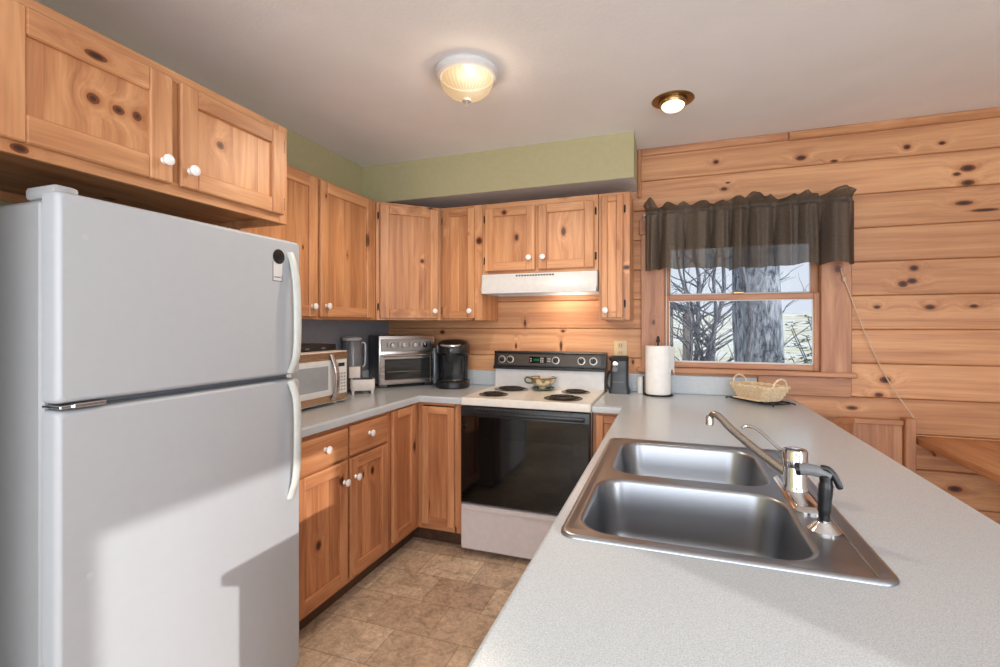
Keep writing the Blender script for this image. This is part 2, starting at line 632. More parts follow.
# trims
bm = BM()
box(bm, 1.895, 2.72, -0.018, 0.0, 2.425, CEIL, 0.004)
structure('trim_2', bm, wood('x', 'trim'))
bm = BM()
box(bm, 2.722, RX, -0.022, 0.0, 2.42, CEIL, 0.006)
structure('trim_3', bm, wood('x', 'cab', random_knots=False))
bm = BM()
box(bm, 1.872, 1.895, -0.02, 0.0, 2.16, CEIL, 0.004)
structure('trim_4', bm, wood('z', 'trim', random_knots=False))

# ------------------------------------------------------------------ window_1
win = Thing('window_1', None, None, (2.455, 0, 1.075), kind='structure')
VT = wood('z', 'trim', ((1.97, -0.012, 1.36, .015, .025), (2.963, -0.012, 1.66, .02, .026)), win.loc)
HT = wood('x', 'trim', random_knots=False)
bm = BM()
for xa, xb in ((1.893, 2.035), (2.882, 3.03)):
    box(bm, xa, xb, -0.022, 0.0, 1.035, 1.92, 0.004)
box(bm, 1.88, 3.04, -0.022, 0.0, 1.92, 2.02, 0.004, mi=1)
tag(win.part('window_casing', bm, [VT, HT]), kind='structure')
bm = BM()
for xa, xb in ((1.99, 2.028), (2.887, 2.925)):
    box(bm, xa, xb, -0.005, 0.1, 1.075, 1.90, 0.002)
box(bm, 2.028, 2.887, -0.005, 0.1, 1.87, 1.90, 0.002, mi=1)
tag(win.part('window_frame', bm, [VT, HT]), kind='structure')
bm = BM()
box(bm, 1.87, 3.05, -0.050, 0.10, 1.045, 1.075, 0.006)
tag(win.part('window_sill', bm, HT), kind='structure')
bm = BM()
box(bm, 2.56, 3.03, -0.020, 0.0, 0.935, 1.045, 0.004)
tag(win.part('window_apron', bm, HT), kind='structure')
kk = NT('window_glass')
g_ = kk.n('ShaderNodeBsdfGlossy')
g_.inputs['Roughness'].default_value = 0.02
t_ = kk.n('ShaderNodeBsdfTransparent')
fr = kk.n('ShaderNodeFresnel')
fr.inputs['IOR'].default_value = 1.12
mx = kk.n('ShaderNodeMixShader')
kk.l(fr.outputs[0], mx.inputs[0])
kk.l(t_.outputs[0], mx.inputs[1])
kk.l(g_.outputs[0], mx.inputs[2])
kk.l(mx.outputs[0], kk.out.inputs['Surface'])
M_GLASS = kk.m
def sash(name, z0, z1, y0, y1, rail0, rail1, stile):
    bm = BM()
    xa, xb = 2.028, 2.887
    box(bm, xa, xa + stile, y0, y1, z0, z1, 0.004)
    box(bm, xb - stile, xb, y0, y1, z0, z1, 0.004)
    box(bm, xa + stile, xb - stile, y0, y1, z0, z0 + rail0, 0.004, mi=1)
    box(bm, xa + stile, xb - stile, y0, y1, z1 - rail1, z1, 0.004, mi=1)
    s_ = tag(win.part(name, bm, [wood('z', 'trim', random_knots=False), HT]), kind='structure')
    bm = BM()
    ym = (y0 + y1) / 2
    box(bm, xa + stile - 0.004, xb - stile + 0.004, ym - 0.002, ym + 0.002, z0 + rail0 - 0.004, z1 - rail1 + 0.004)
    tag(win.part('window_pane', bm, M_GLASS, s_), kind='structure')
    bm = BM()    # white glazing bead
    for q in ((xa + stile, xa + stile + 0.006, z0 + rail0, z1 - rail1), (xb - stile - 0.006, xb - stile, z0 + rail0, z1 - rail1),
              (xa + stile, xb - stile, z0 + rail0, z0 + rail0 + 0.010), (xa + stile, xb - stile, z1 - rail1 - 0.006, z1 - rail1)):
        box(bm, q[0], q[1], ym - 0.012, ym - 0.003, q[2], q[3], 0.001)
    tag(win.part('glazing_bead', bm, M_WHITE_PAINT, s_), kind='structure')
    return s_
low = sash('lower_sash', 1.075, 1.532, 0.012, 0.045, 0.034, 0.036, 0.034)
sash('upper_sash', 1.497, 1.87, 0.050, 0.083, 0.035, 0.04, 0.040)
bm = BM()
box(bm, 2.43, 2.49, 0.004, 0.040, 1.532, 1.545, 0.003)
tag(win.part('sash_lock', bm, M_BRASS, low), kind='structure')

# ------------------------------------------------------------------ cabinet building blocks
def knob_bm(P, n, s=1.0):
    bm = BM()
    q = Vector((0, 0, 1)).rotation_difference(Vector(n)).to_matrix().to_4x4()
    lathe(bm, [(.011 * s, 0), (.008 * s, .004 * s), (.006 * s, .010 * s), (.008 * s, .015 * s), (.0155 * s, .018 * s), (.0175 * s, .022 * s), (.0165 * s, .026 * s), (.010 * s, .030 * s), (0, .031 * s)], Matrix.Translation(P) @ q, 20)
    return bm

def hinge_bm(M, a, b):
    bm = BM()
    box(bm, a - 0.005, a + 0.005, b - 0.020, b + 0.020, 0.0, 0.003, 0.001, M)
    tube(bm, [M @ Vector((a, b - 0.016, 0.004)), M @ Vector((a, b + 0.016, 0.004))], 0.0032, 8)
    for s in (-0.020, 0.020):
        lathe(bm, [(.003, -.003), (.004, 0), (.003, .003)], M @ Matrix.Translation((a, b + s, 0.004)), 8)
    return bm

def door(T, M, mats, a0, a1, b0, b1, knob=None, hinges=(), st=0.058, panel_mat=None, knob_s=1.0, th=0.02, top_knots=None):
    """framed door with a recessed panel; M is the cabinet face frame"""
    V, H = mats
    bm = BM()
    box(bm, a0, a0 + st, b0, b1, 0.001, th, 0.004, M, 0)
    box(bm, a1 - st, a1, b0, b1, 0.001, th, 0.004, M, 0)
    box(bm, a0 + st, a1 - st, b0, b0 + st, 0.001, th - 0.0005, 0.004, M, 1)
    box(bm, a0 + st, a1 - st, b1 - st, b1, 0.001, th - 0.0005, 0.004, M, 1)
    d = T.part('door', bm, [V, H])
    bm = BM()
    # recessed panel with a small moulded lip round it
    box(bm, a0 + st - 0.004, a1 - st + 0.004, b0 + st - 0.004, b1 - st + 0.004, 0.002, th - 0.0125, 0.0, M)
    T.part('door_panel', bm, panel_mat or V, d)
    if knob:
        n = (M.to_3x3() @ Vector((0, 0, 1)))
        T.part('knob', knob_bm(M @ Vector((knob[0], knob[1], th - 0.0005)), n, knob_s), M_PORC, d, 'round white porcelain knob')
    for h in hinges:
        T.part('hinge', hinge_bm(M, h[0], h[1]), M_HINGE, d, 'small black hinge')
    return d

def drawer(T, M, mat, a0, a1, b0, b1, knob):
    bm = BM()
    t = bmesh.new()
    box(bm, a0, a1, b0, b1, 0.001, 0.020, 0.006, M, seg=2)
    d = T.part('drawer', bm, mat)
    n = (M.to_3x3() @ Vector((0, 0, 1)))
    T.part('knob', knob_bm(M @ Vector((knob[0], knob[1], 0.0195)), n), M_PORC, d, 'round white porcelain knob')

def face_frame(T, M, mats, pieces, th=0.018):
    bm = BM()
    for a0, a1, b0, b1, h in pieces:
        box(bm, a0, a1, b0, b1, -th, 0.0, 0.0015, M, 1 if h else 0)
    return T.part('face_frame', bm, list(mats))

def carcass(T, M, mat, w, b0, b1, depth, recess=0.02, th=0.016):
    bm = BM()
    box(bm, 0, th, b0, b1, -depth, -0.0175, 0, M)
    box(bm, w - th, w, b0, b1, -depth, -0.0175, 0, M)
    box(bm, th, w - th, b0 + recess, b0 + recess + th, -depth, -0.0175, 0, M)
    box(bm, th, w - th, b1 - th, b1, -depth, -0.0175, 0, M)
    box(bm, th, w - th, b0, b1, -depth, -depth + 0.01, 0, M)
    return T.part('carcass', bm, mat)

# ---- cabinet over the refrigerator
M1 = frame((0.60, -2.66, 0), (0, 1, 0), (1, 0, 0))
fx = lambda y: y + 2.66
T = Thing('wall_cabinet', 'deep pine wall cabinet with two wide doors above the white refrigerator', 'cabinet', (0.3, -2.17, 1.75), 'pine wall cabinets')
K1 = [(0.615, -2.368, 1.955, .019, .017), (0.615, -2.305, 1.950, .019, .015), (0.615, -2.255, 1.953, .016, .017)]
K2 = [(0.615, -1.981, 1.965, .018, .016)]
carcass(T, M1, HY_CAB, 0.992, 1.752, 2.144, 0.597, recess=0.03)
face_frame(T, M1, (V_CAB, wood('y', 'cab', ((0.60, -2.52, 1.768, .012, .02),), T.loc)), [(0, .06, 1.752, 2.144, 0), (.50, .535, 1.795, 2.108, 0), (.950, .992, 1.752, 2.144, 0), (.06, .950, 1.752, 1.795, 1), (.06, .950, 2.108, 2.144, 1)])
door(T, M1, (V_CAB, wood('y', 'cab', ((0.62, -2.368, 2.068, .012, .03),), T.loc)), fx(-2.585), fx(-2.155), 1.782, 2.112, (fx(-2.185), 1.845), (), 0.070, wood('z', 'cab', K1, T.loc, 0.13, False))
door(T, M1, (V_CAB, HY_CAB), fx(-2.13), fx(-1.700), 1.782, 2.112, (fx(-2.10), 1.838), ((fx(-1.690), 2.06), (fx(-1.690), 1.83)), 0.060, wood('z', 'cab', K2, T.loc, 0.11, False))

# ---- left wall cabinet
M2 = frame((0.305, -1.666, 0), (0, 1, 0), (1, 0, 0))
fx = lambda y: y + 1.666
T = Thing('wall_cabinet', 'tall two-door pine wall cabinet on the left wall above the microwave', 'cabinet', (0.15, -1.15, 1.374), 'pine wall cabinets')
carcass(T, M2, V_CAB, 1.053, 1.374, 2.13, 0.297)
face_frame(T, M2, (V_CAB, HY_CAB), [(0, .05, 1.374, 2.13, 0), (.491, .536, 1.405, 2.10, 0), (0.996, 1.053, 1.374, 2.13, 0), (.05, 0.996, 1.374, 1.405, 1), (.05, 0.996, 2.10, 2.13, 1)])
door(T, M2, (V_CAB, HY_CAB), fx(-1.645), fx(-1.166), 1.386, 2.116, (fx(-1.205), 1.44), (), 0.058, wood('z', 'cab', ((0.315, -1.259, 1.739, .006, .012),), T.loc, 0.085, False))
door(T, M2, (wood('z', 'cab', ((0.325, -0.728, 1.862, .020, .045),), T.loc), HY_CAB), fx(-1.140), fx(-0.668), 1.386, 2.116, (fx(-1.098), 1.445), (), 0.058, wood('z', 'cab', ((0.315, -0.906, 1.747, .005, .012),), T.loc, 0.085, False))

# ---- diagonal corner cabinet
s2 = math.sqrt(0.5)
M3 = frame((0.307, -0.612, 0), (s2, s2, 0), (s2, -s2, 0))
T = Thing('wall_cabinet', 'diagonal pine corner wall cabinet with a single door', 'cabinet', (0.25, -0.25, 1.374), 'pine wall cabinets')
bm = BM()
prism(bm, [(0.003, -0.612), (0.293, -0.612), (0.6085, -0.2975), (0.6085, -0.003), (0.003, -0.003)], 1.394, 1.41)
prism(bm, [(0.003, -0.612), (0.293, -0.612), (0.6085, -0.2975), (0.6085, -0.003), (0.003, -0.003)], 2.114, 2.13)
for q in ((0.003, 0.293, -0.612, -0.600), (0.5965, 0.6085, -0.2975, -0.003), (0.003, 0.013, -0.600, -0.003), (0.013, 0.5965, -0.013, -0.003)):
    box(bm, *q, 1.374, 2.13)
T.part('carcass', bm, V_CAB)
face_frame(T, M3, (V_CAB, HX_CAB), [(0, .03, 1.374, 2.13, 0), (.40, .43, 1.374, 2.13, 0), (.03, .40, 1.374, 1.40, 1), (.03, .40, 2.10, 2.13, 1)])
door(T, M3, (V_CAB, HX_CAB), .022, .408, 1.386, 2.112, (.378, 1.435), ((.013, 2.04), (.013, 1.46)), 0.058, wood('z', 'cab', ((0.528, -0.41, 1.765, .016, .017),), T.loc, 0.05, False))

# ---- narrow cabinet left of the hood
M4 = frame((0, -0.305, 0), (1, 0, 0), (0, -1, 0))
def shift(M, x):
    return M @ Matrix.Translation((x, 0, 0))
T = Thing('wall_cabinet', 'narrow pine wall cabinet left of the range hood with a dark knot on its stile', 'cabinet', (0.76, -0.15, 1.374), 'pine wall cabinets')
MM = shift(M4, 0.612)
carcass(T, MM, V_CAB, 0.301, 1.374, 2.13, 0.302)
face_frame(T, MM, (wood('z', 'cab', ((0.89, -0.305, 1.895, .024, .026),), T.loc), HX_CAB), [(0, .03, 1.374, 2.13, 0), (.245, .301, 1.374, 2.13, 0), (.03, .245, 1.374, 1.40, 1), (.03, .245, 2.10, 2.13, 1)])
door(T, MM, (V_CAB, HX_CAB), .018, .250, 1.386, 2.112, (.222, 1.435), ((.010, 2.04), (.010, 1.44)), 0.048, wood('z', 'cab', (), (0, 0, 0), 0.06, False))

# ---- cabinet above the hood
T = Thing('wall_cabinet', 'short two-door pine wall cabinet directly above the range hood', 'cabinet', (1.29, -0.15, 1.672), 'pine wall cabinets')
MM = shift(M4, 0.915)
carcass(T, MM, V_CAB, 0.748, 1.672, 2.13, 0.302)
face_frame(T, MM, (V_CAB, HX_CAB), [(0, .035, 1.672, 2.13, 0), (.355, .39, 1.705, 2.085, 0), (.715, .748, 1.672, 2.13, 0), (.035, .715, 1.672, 1.705, 1), (.035, .715, 2.085, 2.13, 1)])
HK = wood('x', 'cab', ((1.07, -0.325, 2.062, .016, .015),), T.loc)
door(T, MM, (V_CAB, HK), .022, .357, 1.690, 2.095, (.322, 1.765), ((.012, 2.03), (.012, 1.76)), 0.056, wood('z', 'cab', ((1.15, -0.315, 1.9, .014, .024),), T.loc, 0.075, False))
door(T, MM, (V_CAB, HX_CAB), .378, .722, 1.690, 2.095, (.412, 1.765), ((.733, 2.03), (.733, 1.76)), 0.056, wood('z', 'cab', ((1.452, -0.315, 1.918, .016, .03),), T.loc, 0.075, False))

# ---- narrow cabinet right of the hood
T = Thing('wall_cabinet', 'narrow pine wall cabinet right of the range hood, next to the window', 'cabinet', (1.757, -0.15, 1.374), 'pine wall cabinets')
MM = shift(M4, 1.666)
carcass(T, MM, V_CAB, 0.180, 1.374, 2.13, 0.302)
face_frame(T, MM, (wood('z', 'cab', ((1.827, -0.305, 1.683, .022, .013),), T.loc), HX_CAB), [(0, .025, 1.374, 2.13, 0), (.140, .180, 1.374, 2.13, 0), (.025, .14, 1.374, 1.40, 1), (.025, .14, 2.10, 2.13, 1)])
door(T, MM, (V_CAB, HX_CAB), .018, .142, 1.386, 2.112, (.042, 1.43), ((.152, 2.03), (.152, 1.47)), 0.036, wood('z', 'cab', (), (0, 0, 0), 0.06, False))

# ---- base cabinets
def toe(bm, *q):
    box(bm, *q, 0.0, 0.10)
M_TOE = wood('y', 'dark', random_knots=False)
MB = frame((0.61, -1.70, 0), (0, 1, 0), (1, 0, 0))
fx = lambda y: y + 1.70
T = Thing('base_cabinet', 'pine base cabinet with two drawers over two doors beside the refrigerator', 'cabinet', (0.3, -1.3, 0), 'pine base cabinets')
carcass(T, MB, V_BASE, 0.755, 0.10, 0.875, 0.60, recess=0.0)
face_frame(T, MB, (V_BASE, HY_BASE), [(0, .07, .10, .875, 0), (.375, .42, .14, .845, 0), (.72, .755, .10, .875, 0), (.07, .72, .10, .14, 1), (.07, .375, .69, .73, 1), (.42, .72, .69, .73, 1), (.07, .72, .845, .875, 1)])
bm = BM()
toe(bm, 0.52, 0.54, -1.70, -0.945)
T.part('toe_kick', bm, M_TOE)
drawer(T, MB, wood('y', 'base', (), (0, 0, 0), 0, False), fx(-1.655), fx(-1.312), .715, .853, (fx(-1.474), .79))
drawer(T, MB, wood('y', 'base', (), (0, 0, 0), 0, False), fx(-1.292), fx(-0.972), .715, .858, (fx(-1.142), .795))
door(T, MB, (V_BASE, HY_BASE), fx(-1.655), fx(-1.312), .125, .70, (fx(-1.342), .603), ((fx(-1.664), .20),), 0.056, wood('z', 'base', ((0.62, -1.502, 0.374, .018, .022),), T.loc, 0.07, False))
door(T, MB, (V_BASE, HY_BASE), fx(-1.292), fx(-0.972), .125, .70, (fx(-1.256), .606), (), 0.056, wood('z', 'base', ((0.62, -1.10, 0.590, .016, .024), (0.62, -1.178, 0.592, .007, .018)), T.loc, 0.07, False))

T = Thing('base_cabinet', 'L-shaped pine corner base cabinet with two narrow full-height doors left of the range', 'cabinet', (0.4, -0.4, 0), 'pine base cabinets')
bm = BM()
for q in ((0.01, 0.592, -0.944, -0.93), (0.01, 0.02, -0.93, -0.01), (0.02, 0.895, -0.02, -0.01), (0.895, 0.910, -0.592, -0.01)):
    box(bm, *q, 0.10, 0.875)
prism(bm, [(0.02, -0.93), (0.592, -0.93), (0.592, -0.592), (0.895, -0.592), (0.895, -0.02), (0.02, -0.02)], 0.10, 0.116)
T.part('carcass', bm, V_BASE)
MC = frame((0.61, -0.944, 0), (0, 1, 0), (1, 0, 0))
bm = BM()
for a0, a1, b0, b1, h in [(0, .035, .10, .875, 0), (.30, .334, .10, .875, 0), (.035, .30, .10, .14, 1), (.035, .30, .855, .875, 1)]:
    box(bm, a0, a1, b0, b1, -.018, 0, .0015, MC, h)
MD = frame((0.61, -0.61, 0), (1, 0, 0), (0, -1, 0))
for a0, a1, b0, b1, h in [(0.0, .03, .10, .875, 0), (.248, .30, .10, .875, 0), (.03, .26, .10, .14, 2), (.03, .26, .855, .875, 2)]:
    box(bm, a0, a1, b0, b1, -.018, 0, .0015, MD, h)
T.part('face_frame', bm, [V_BASE, HY_BASE, HX_BASE])
bm = BM()
toe(bm, 0.52, 0.54, -0.944, -0.52)
toe(bm, 0.54, 0.910, -0.54, -0.52)
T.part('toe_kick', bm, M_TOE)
door(T, MC, (wood('z', 'base', ((0.63, -0.684, 0.618, .022, .03),), T.loc), HY_BASE), .024, .270, .135, .865, None, ((.284, .20),), 0.050, wood('z', 'base', (), (0, 0, 0), 0.05, False))
door(T, MD, (V_BASE, HX_BASE), .034, .250, .135, .850, None, (), 0.044, wood('z', 'base', ((0.685, -0.62, 0.245, .010, .045),), T.loc, 0.06, False))

T = Thing('base_cabinet', 'narrow pine filler cabinet between the range and the sink counter', 'cabinet', (1.77, -0.3, 0), 'pine base cabinets')
ME = frame((1.678, -0.61, 0), (1, 0, 0), (0, -1, 0))
bm = BM()
box(bm, 1.678, 1.692, -0.592, -0.01, 0.10, 0.875)
box(bm, 1.692, 1.858, -0.592, -0.01, 0.10, 0.116)
box(bm, 1.845, 1.858, -0.592, -0.01, 0.116, 0.875)
T.part('carcass', bm, V_BASE)
face_frame(T, ME, (V_BASE, HX_BASE), [(0, .03, .10, .875, 0), (.15, .18, .10, .875, 0), (.03, .15, .10, .14, 1), (.03, .15, .85, .875, 1)])
door(T, ME, (V_BASE, HX_BASE), .018, .165, .125, .86, None, (), 0.04, wood('z', 'base', (), (0, 0, 0), 0.06, False))
bm = BM()
toe(bm, 1.678, 1.858, -0.54, -0.52)
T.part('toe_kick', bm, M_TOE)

# peninsula cabinet: open-topped, doors toward the kitchen
T = Thing('base_cabinet', 'long pine base cabinet carrying the sink counter', 'cabinet', (2.2, -1.7, 0), 'pine base cabinets')
bm = BM()
box(bm, 1.88, 2.50, -2.72, -2.70, 0.0, 0.875)
box(bm, 1.88, 2.50, -0.635, -0.615, 0.10, 0.875)
box(bm, 2.48, 2.50, -2.70, -0.02, 0.0, 0.875)
box(bm, 1.88, 2.48, -2.70, -0.635, 0.10, 0.116)
T.part('carcass', bm, wood('z', 'base', (), (0, 0, 0), 0.12))
MP = frame((1.862, -0.615, 0), (0, -1, 0), (-1, 0, 0))
fr_ = [(0, .04, .10, .875, 0), (2.06, 2.105, .10, .875, 0), (.04, 2.06, .10, .14, 1), (.04, 2.06, .845, .875, 1)]
for i in range(1, 4):
    fr_.append((.04 + i * .505 - .02, .04 + i * .505 + .02, .14, .845, 0))
face_frame(T, MP, (V_BASE, HY_BASE), fr_)
for i in range(4):
    door(T, MP, (V_BASE, HY_BASE), .055 + i * .505, .53 + i * .505, .125, .86, (.49 + i * .505 if i % 2 == 0 else .095 + i * .505, .78), (), 0.058, wood('z', 'base', (), (0, 0, 0), 0.07, False))
bm = BM()
toe(bm, 1.94, 1.96, -2.70, -0.635)
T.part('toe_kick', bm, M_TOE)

# ------------------------------------------------------------------ worktops
SX0, SX1, SY0, SY1 = 1.860, 2.438, -2.262, -1.372
def worktop(T, poly, hole=None):
    bm = BM()
    L0 = [(x, y, 0.876) for x, y in poly]
    L1 = [(x, y, 0.904) for x, y in poly]
    L2 = [(x, y, 0.9105) for x, y in inset(poly, 0.003)]
    L3 = [(x, y, 0.914) for x, y in inset(poly, 0.010)]
    loft(bm, [L0, L1, L2, L3])
    top = [inset(poly, 0.010)]
    bot = [poly]
    if hole:
        top.append(hole)
        bot.append(hole)
        loft(bm, [[(x, y, 0.914) for x, y in hole], [(x, y, 0.876) for x, y in hole]])
    fill(bm, top, 0.914)
    fill(bm, bot, 0.876)
    bmesh.ops.remove_doubles(bm, verts=bm.verts, dist=0.0002)
    bmesh.ops.recalc_face_normals(bm, faces=bm.faces)
    return T.part('worktop', bm, M_LAM, smooth=50)
T = Thing('countertop', 'light grey laminate corner countertop left of the range, under the toaster oven', 'countertop', (0.45, -0.6, 0.876), 'grey laminate countertops')
worktop(T, [(0.010, -1.705), (0.635, -1.705), (0.635, -0.635), (0.911, -0.635), (0.911, -0.002), (0.010, -0.002)])
bm = BM()
box(bm, 0.028, 0.911, -0.020, -0.001, 0.914, 1.018, 0.004)
box(bm, 0.009, 0.027, -1.70, -0.001, 0.914, 1.018, 0.004)
T.part('backsplash', bm, M_LAM)
T = Thing('countertop', 'large light grey laminate countertop holding the stainless sink', 'countertop', (2.28, -1.4, 0.876), 'grey laminate countertops')
hole = rrect(SX0 + 0.018, SX1 - 0.018, SY0 + 0.018, SY1 - 0.018, 0.04)
worktop(T, [(1.677, -0.635), (1.8315, -0.635), (1.8315, -2.765), (2.7515, -2.765), (2.7515, -0.002), (1.677, -0.002)], hole)
bm = BM()
box(bm, 1.677, 2.555, -0.022, -0.001, 0.914, 1.030, 0.004)
T.part('backsplash', bm, M_LAM)

# ------------------------------------------------------------------ sink
T = Thing('sink', 'stainless double-bowl sink set into the grey countertop', 'sink', ((SX0 + SX1) / 2, (SY0 + SY1) / 2, 0.914))
outer = rrect(SX0, SX1, SY0, SY1, 0.035, 6)
bm = BM()
loops = []
for d, z in ((0.0, 0.9145), (0.001, 0.919), (0.006, 0.922), (0.012, 0.9215), (0.020, 0.918)):
    loops.append([(x, y, z) for x, y in rrect(SX0 + d, SX1 - d, SY0 + d, SY1 - d, 0.035 - d * 0.5, 6)])
loft(bm, loops)
def grow(x0, x1, y0, y1, r, d):
    return rrect(x0 + d, x1 - d, y0 + d, y1 - d, max(0.01, r - d * 0.3), 7)
b1 = (1.912, 2.330, -1.800, -1.415, 0.075)
b2 = (1.893, 2.335, -2.222, -1.856, 0.075)
fill(bm, [rrect(SX0 + 0.020, SX1 - 0.020, SY0 + 0.020, SY1 - 0.020, 0.025, 6), grow(*b1, -0.006), grow(*b2, -0.006)], 0.918)
# pressed ridges on the tap ledge
for yy0, yy1 in ((-1.72, -1.44),):
    tube(bm, smooth_path([(2.350, -1.64, 0.9155), (2.350, -1.61, 0.9180), (2.352, -1.46, 0.9180), (2.360, -1.44, 0.9155)], 5), 0.0035, 8)
    tube(bm, smooth_path([(2.372, -1.64, 0.9155), (2.372, -1.61, 0.9180), (2.374, -1.46, 0.9180), (2.384, -1.44, 0.9155)], 5), 0.0035, 8)
tube(bm, smooth_path([(2.408, -2.205, 0.9155), (2.408, -2.185, 0.9185), (2.408, -1.43, 0.9185), (2.408, -1.41, 0.9155)], 4), 0.0032, 8)
bmesh.ops.remove_doubles(bm, verts=bm.verts, dist=0.0002)
T.part('deck', bm, M_SINK, smooth=50)
def bowl(q, dep):
    bm = BM()
    Ls = []
    for d, z in ((-0.006, 0.918), (-0.002, 0.9175), (0.002, 0.915), (0.004, 0.908), (0.010, 0.84), (0.016, 0.918 - dep + 0.05), (0.022, 0.918 - dep + 0.022), (0.034, 0.918 - dep + 0.008), (0.055, 0.918 - dep + 0.002), (0.10, 0.918 - dep)):
        Ls.append([(x, y, z) for x, y in grow(*q, d)])
    loft(bm, Ls, cap1=True)
    for f in bm.faces:
        f.normal_flip() if f.normal.z < -0.5 else None
    cx, cy = (q[0] + q[1]) / 2, (q[2] + q[3]) / 2
    b_ = T.part('basin', bm, M_SINK, smooth=55)
    bm = BM()
    lathe(bm, [(.043, 0), (.045, .002), (.040, .003), (.034, .0015), (.010, .001), (.010, .006), (0, .007)], Matrix.Translation((cx, cy, 0.9182 - dep)), 24)
    T.part('drain', bm, M_CHROME, b_)
bowl(b1, 0.15)
bowl(b2, 0.18)

# ------------------------------------------------------------------ tap and sprayer
FX, FYY = 2.372, -1.822
T = Thing('faucet', 'single-lever chrome kitchen faucet at the back of the sink', 'faucet', (FX, FYY, 0.918))
bm = BM()
E0 = rrect(FX - 0.030, FX + 0.030, FYY - 0.150, FYY + 0.130, 0.024, 6)
loft(bm, [[(x, y, 0.9182) for x, y in E0], [(x, y, 0.922) for x, y in E0], [(FX + (x - FX) * .86, FYY + (y - FYY) * .95, 0.927) for x, y in E0], [(FX + (x - FX) * .70, FYY + (y - FYY) * .85, 0.930) for x, y in E0]], True, True)
T.part('escutcheon', bm, M_CHROME)
bm = BM()
lathe(bm, [(.030, 0.929), (.029, .936), (.0265, .940), (.0265, .985), (.0255, .987)], Matrix.Translation((FX, FYY, 0)), 28)
T.part('body', bm, M_CHROME)
bm = BM()
lathe(bm, [(.0270, .9872), (.0285, .989), (.0285, 1.022), (.0265, 1.029), (.020, 1.031), (0, 1.031)], Matrix.Translation((FX, FYY, 0)), 28)
T.part('cap', bm, M_CHROME)
bm = BM()
tip = Vector((2.196, -1.655, 1.070))
base = Vector((FX - 0.018, FYY + 0.017, 0.966))
pth = smooth_path([base, base.lerp(tip, 0.35) + Vector((0, 0, -0.002)), base.lerp(tip, 0.72) + Vector((0, 0, 0.003)), base.lerp(tip, 0.90) + Vector((0, 0, 0.012)), tip + Vector((0, 0, 0.008)), tip + Vector((-0.010, 0.0095, -0.006))], 6)
n_ = len(pth)
tube(bm, pth, [0.0115 - 0.003 * i / n_ for i in range(n_)], 14)
T.part('spout', bm, M_NICKEL)
bm = BM()
e_ = pth[-1]
lathe(bm, [(.0095, .012), (.0115, .006), (.0115, -.016), (.009, -.018), (.008, -.016)], Matrix.Translation(e_ + Vector((0, 0, -.004))), 18)
T.part('aerator', bm, M_CHROME)
bm = BM()
pL = smooth_path([(FX - 0.012, FYY + 0.014, 1.016), (FX - 0.030, FYY + 0.038, 1.020), (FX - 0.058, FYY + 0.072, 1.045), (FX - 0.078, FYY + 0.094, 1.058), (FX - 0.098, FYY + 0.104, 1.060), (FX - 0.108, FYY + 0.100, 1.055)], 6)
tube(bm, pL, 0.0042, 10)
T.part('lever', bm, M_CHROME)

T = Thing('sink_sprayer', 'black pull-out sink sprayer with grey nozzle in front of the faucet', 'sprayer', (2.375, -2.058, 0.918))
X, Y = 2.375, -2.058
bm = BM()
lathe(bm, [(.030, .9182), (.030, .921), (.024, .926), (.017, .934), (.013, .938), (.013, .942)], Matrix.Translation((X, Y, 0)), 24)
T.part('base_ring', bm, M_CHROME)
bm = BM()
tube(bm, smooth_path([(X, Y, .936), (X, Y, .960), (X + .001, Y, .99), (X + .003, Y, 1.018), (X + .001, Y, 1.034)], 5), [.0105] * 5 + [.0125] * 5 + [.0132] * 5 + [.0115] * 5 + [.009], 14)
T.part('grip', bm, M_BLACK)
bm = BM()
tube(bm, smooth_path([(X + .012, Y - .003, 1.032), (X - .006, Y + .004, 1.038), (X - .026, Y + .010, 1.040), (X - .040, Y + .014, 1.038)], 4), [.009] * 4 + [.0115] * 4 + [.0125] * 4 + [.0122], 14)
hd = T.part('spray_head', bm, M_MGREY)
bm = BM()
tube(bm, [(X - .040, Y + .014, 1.038), (X - .048, Y + .0165, 1.0365)], .0128, 14)
T.part('nozzle', bm, M_BLACK, hd)
bm = BM()
tube(bm, smooth_path([(X - .006, Y + .002, 1.047), (X + .006, Y - .002, 1.046), (X + .017, Y - .006, 1.032), (X + .026, Y - .009, 1.010)], 5), [.0045] * 15 + [.003], 10, flat=1.5)
T.part('trigger', bm, M_BLACK)

# ------------------------------------------------------------------ refrigerator
T = Thing('refrigerator', 'white top-freezer refrigerator under the deep wall cabinet', 'refrigerator', (0.40, -2.157, 0))
FY0, FY1 = -2.533, -1.776
bm = BM()
box(bm, 0.05, 0.700, FY0 + 0.004, FY1 - 0.004, 0.025, 1.636, 0.008)
for y in (FY0 + 0.06, FY1 - 0.06):
    for x in (0.12, 0.62):
        lathe(bm, [(.02, 0.0), (.02, .028)], Matrix.Translation((x, y, 0)), 12)
T.part('body', bm, M_FRIDGE_SIDE)
bm = BM()
box(bm, 0.700, 0.712, FY0 + 0.012, FY1 - 0.012, 0.07, 1.640, 0.0)
T.part('gasket', bm, M_GASKET)
def fdoor(z0, z1):
    bm = BM()
    loops = []
    for d, x in ((0.006, 0.710), (0.0, 0.714), (0.0, 0.752), (0.004, 0.764), (0.012, 0.770)):
        loops.append([(x, y, z) for y, z in rrect(FY0 + d, FY1 - d, z0 + d, z1 - d, 0.012, 4)])
    loft(bm, loops, True, True)
    return bm
fz = T.part('freezer_door', fdoor(1.162, 1.652), M_FRIDGE, smooth=40)
fd = T.part('refrigerator_door', fdoor(0.075, 1.146), M_FRIDGE, smooth=40)
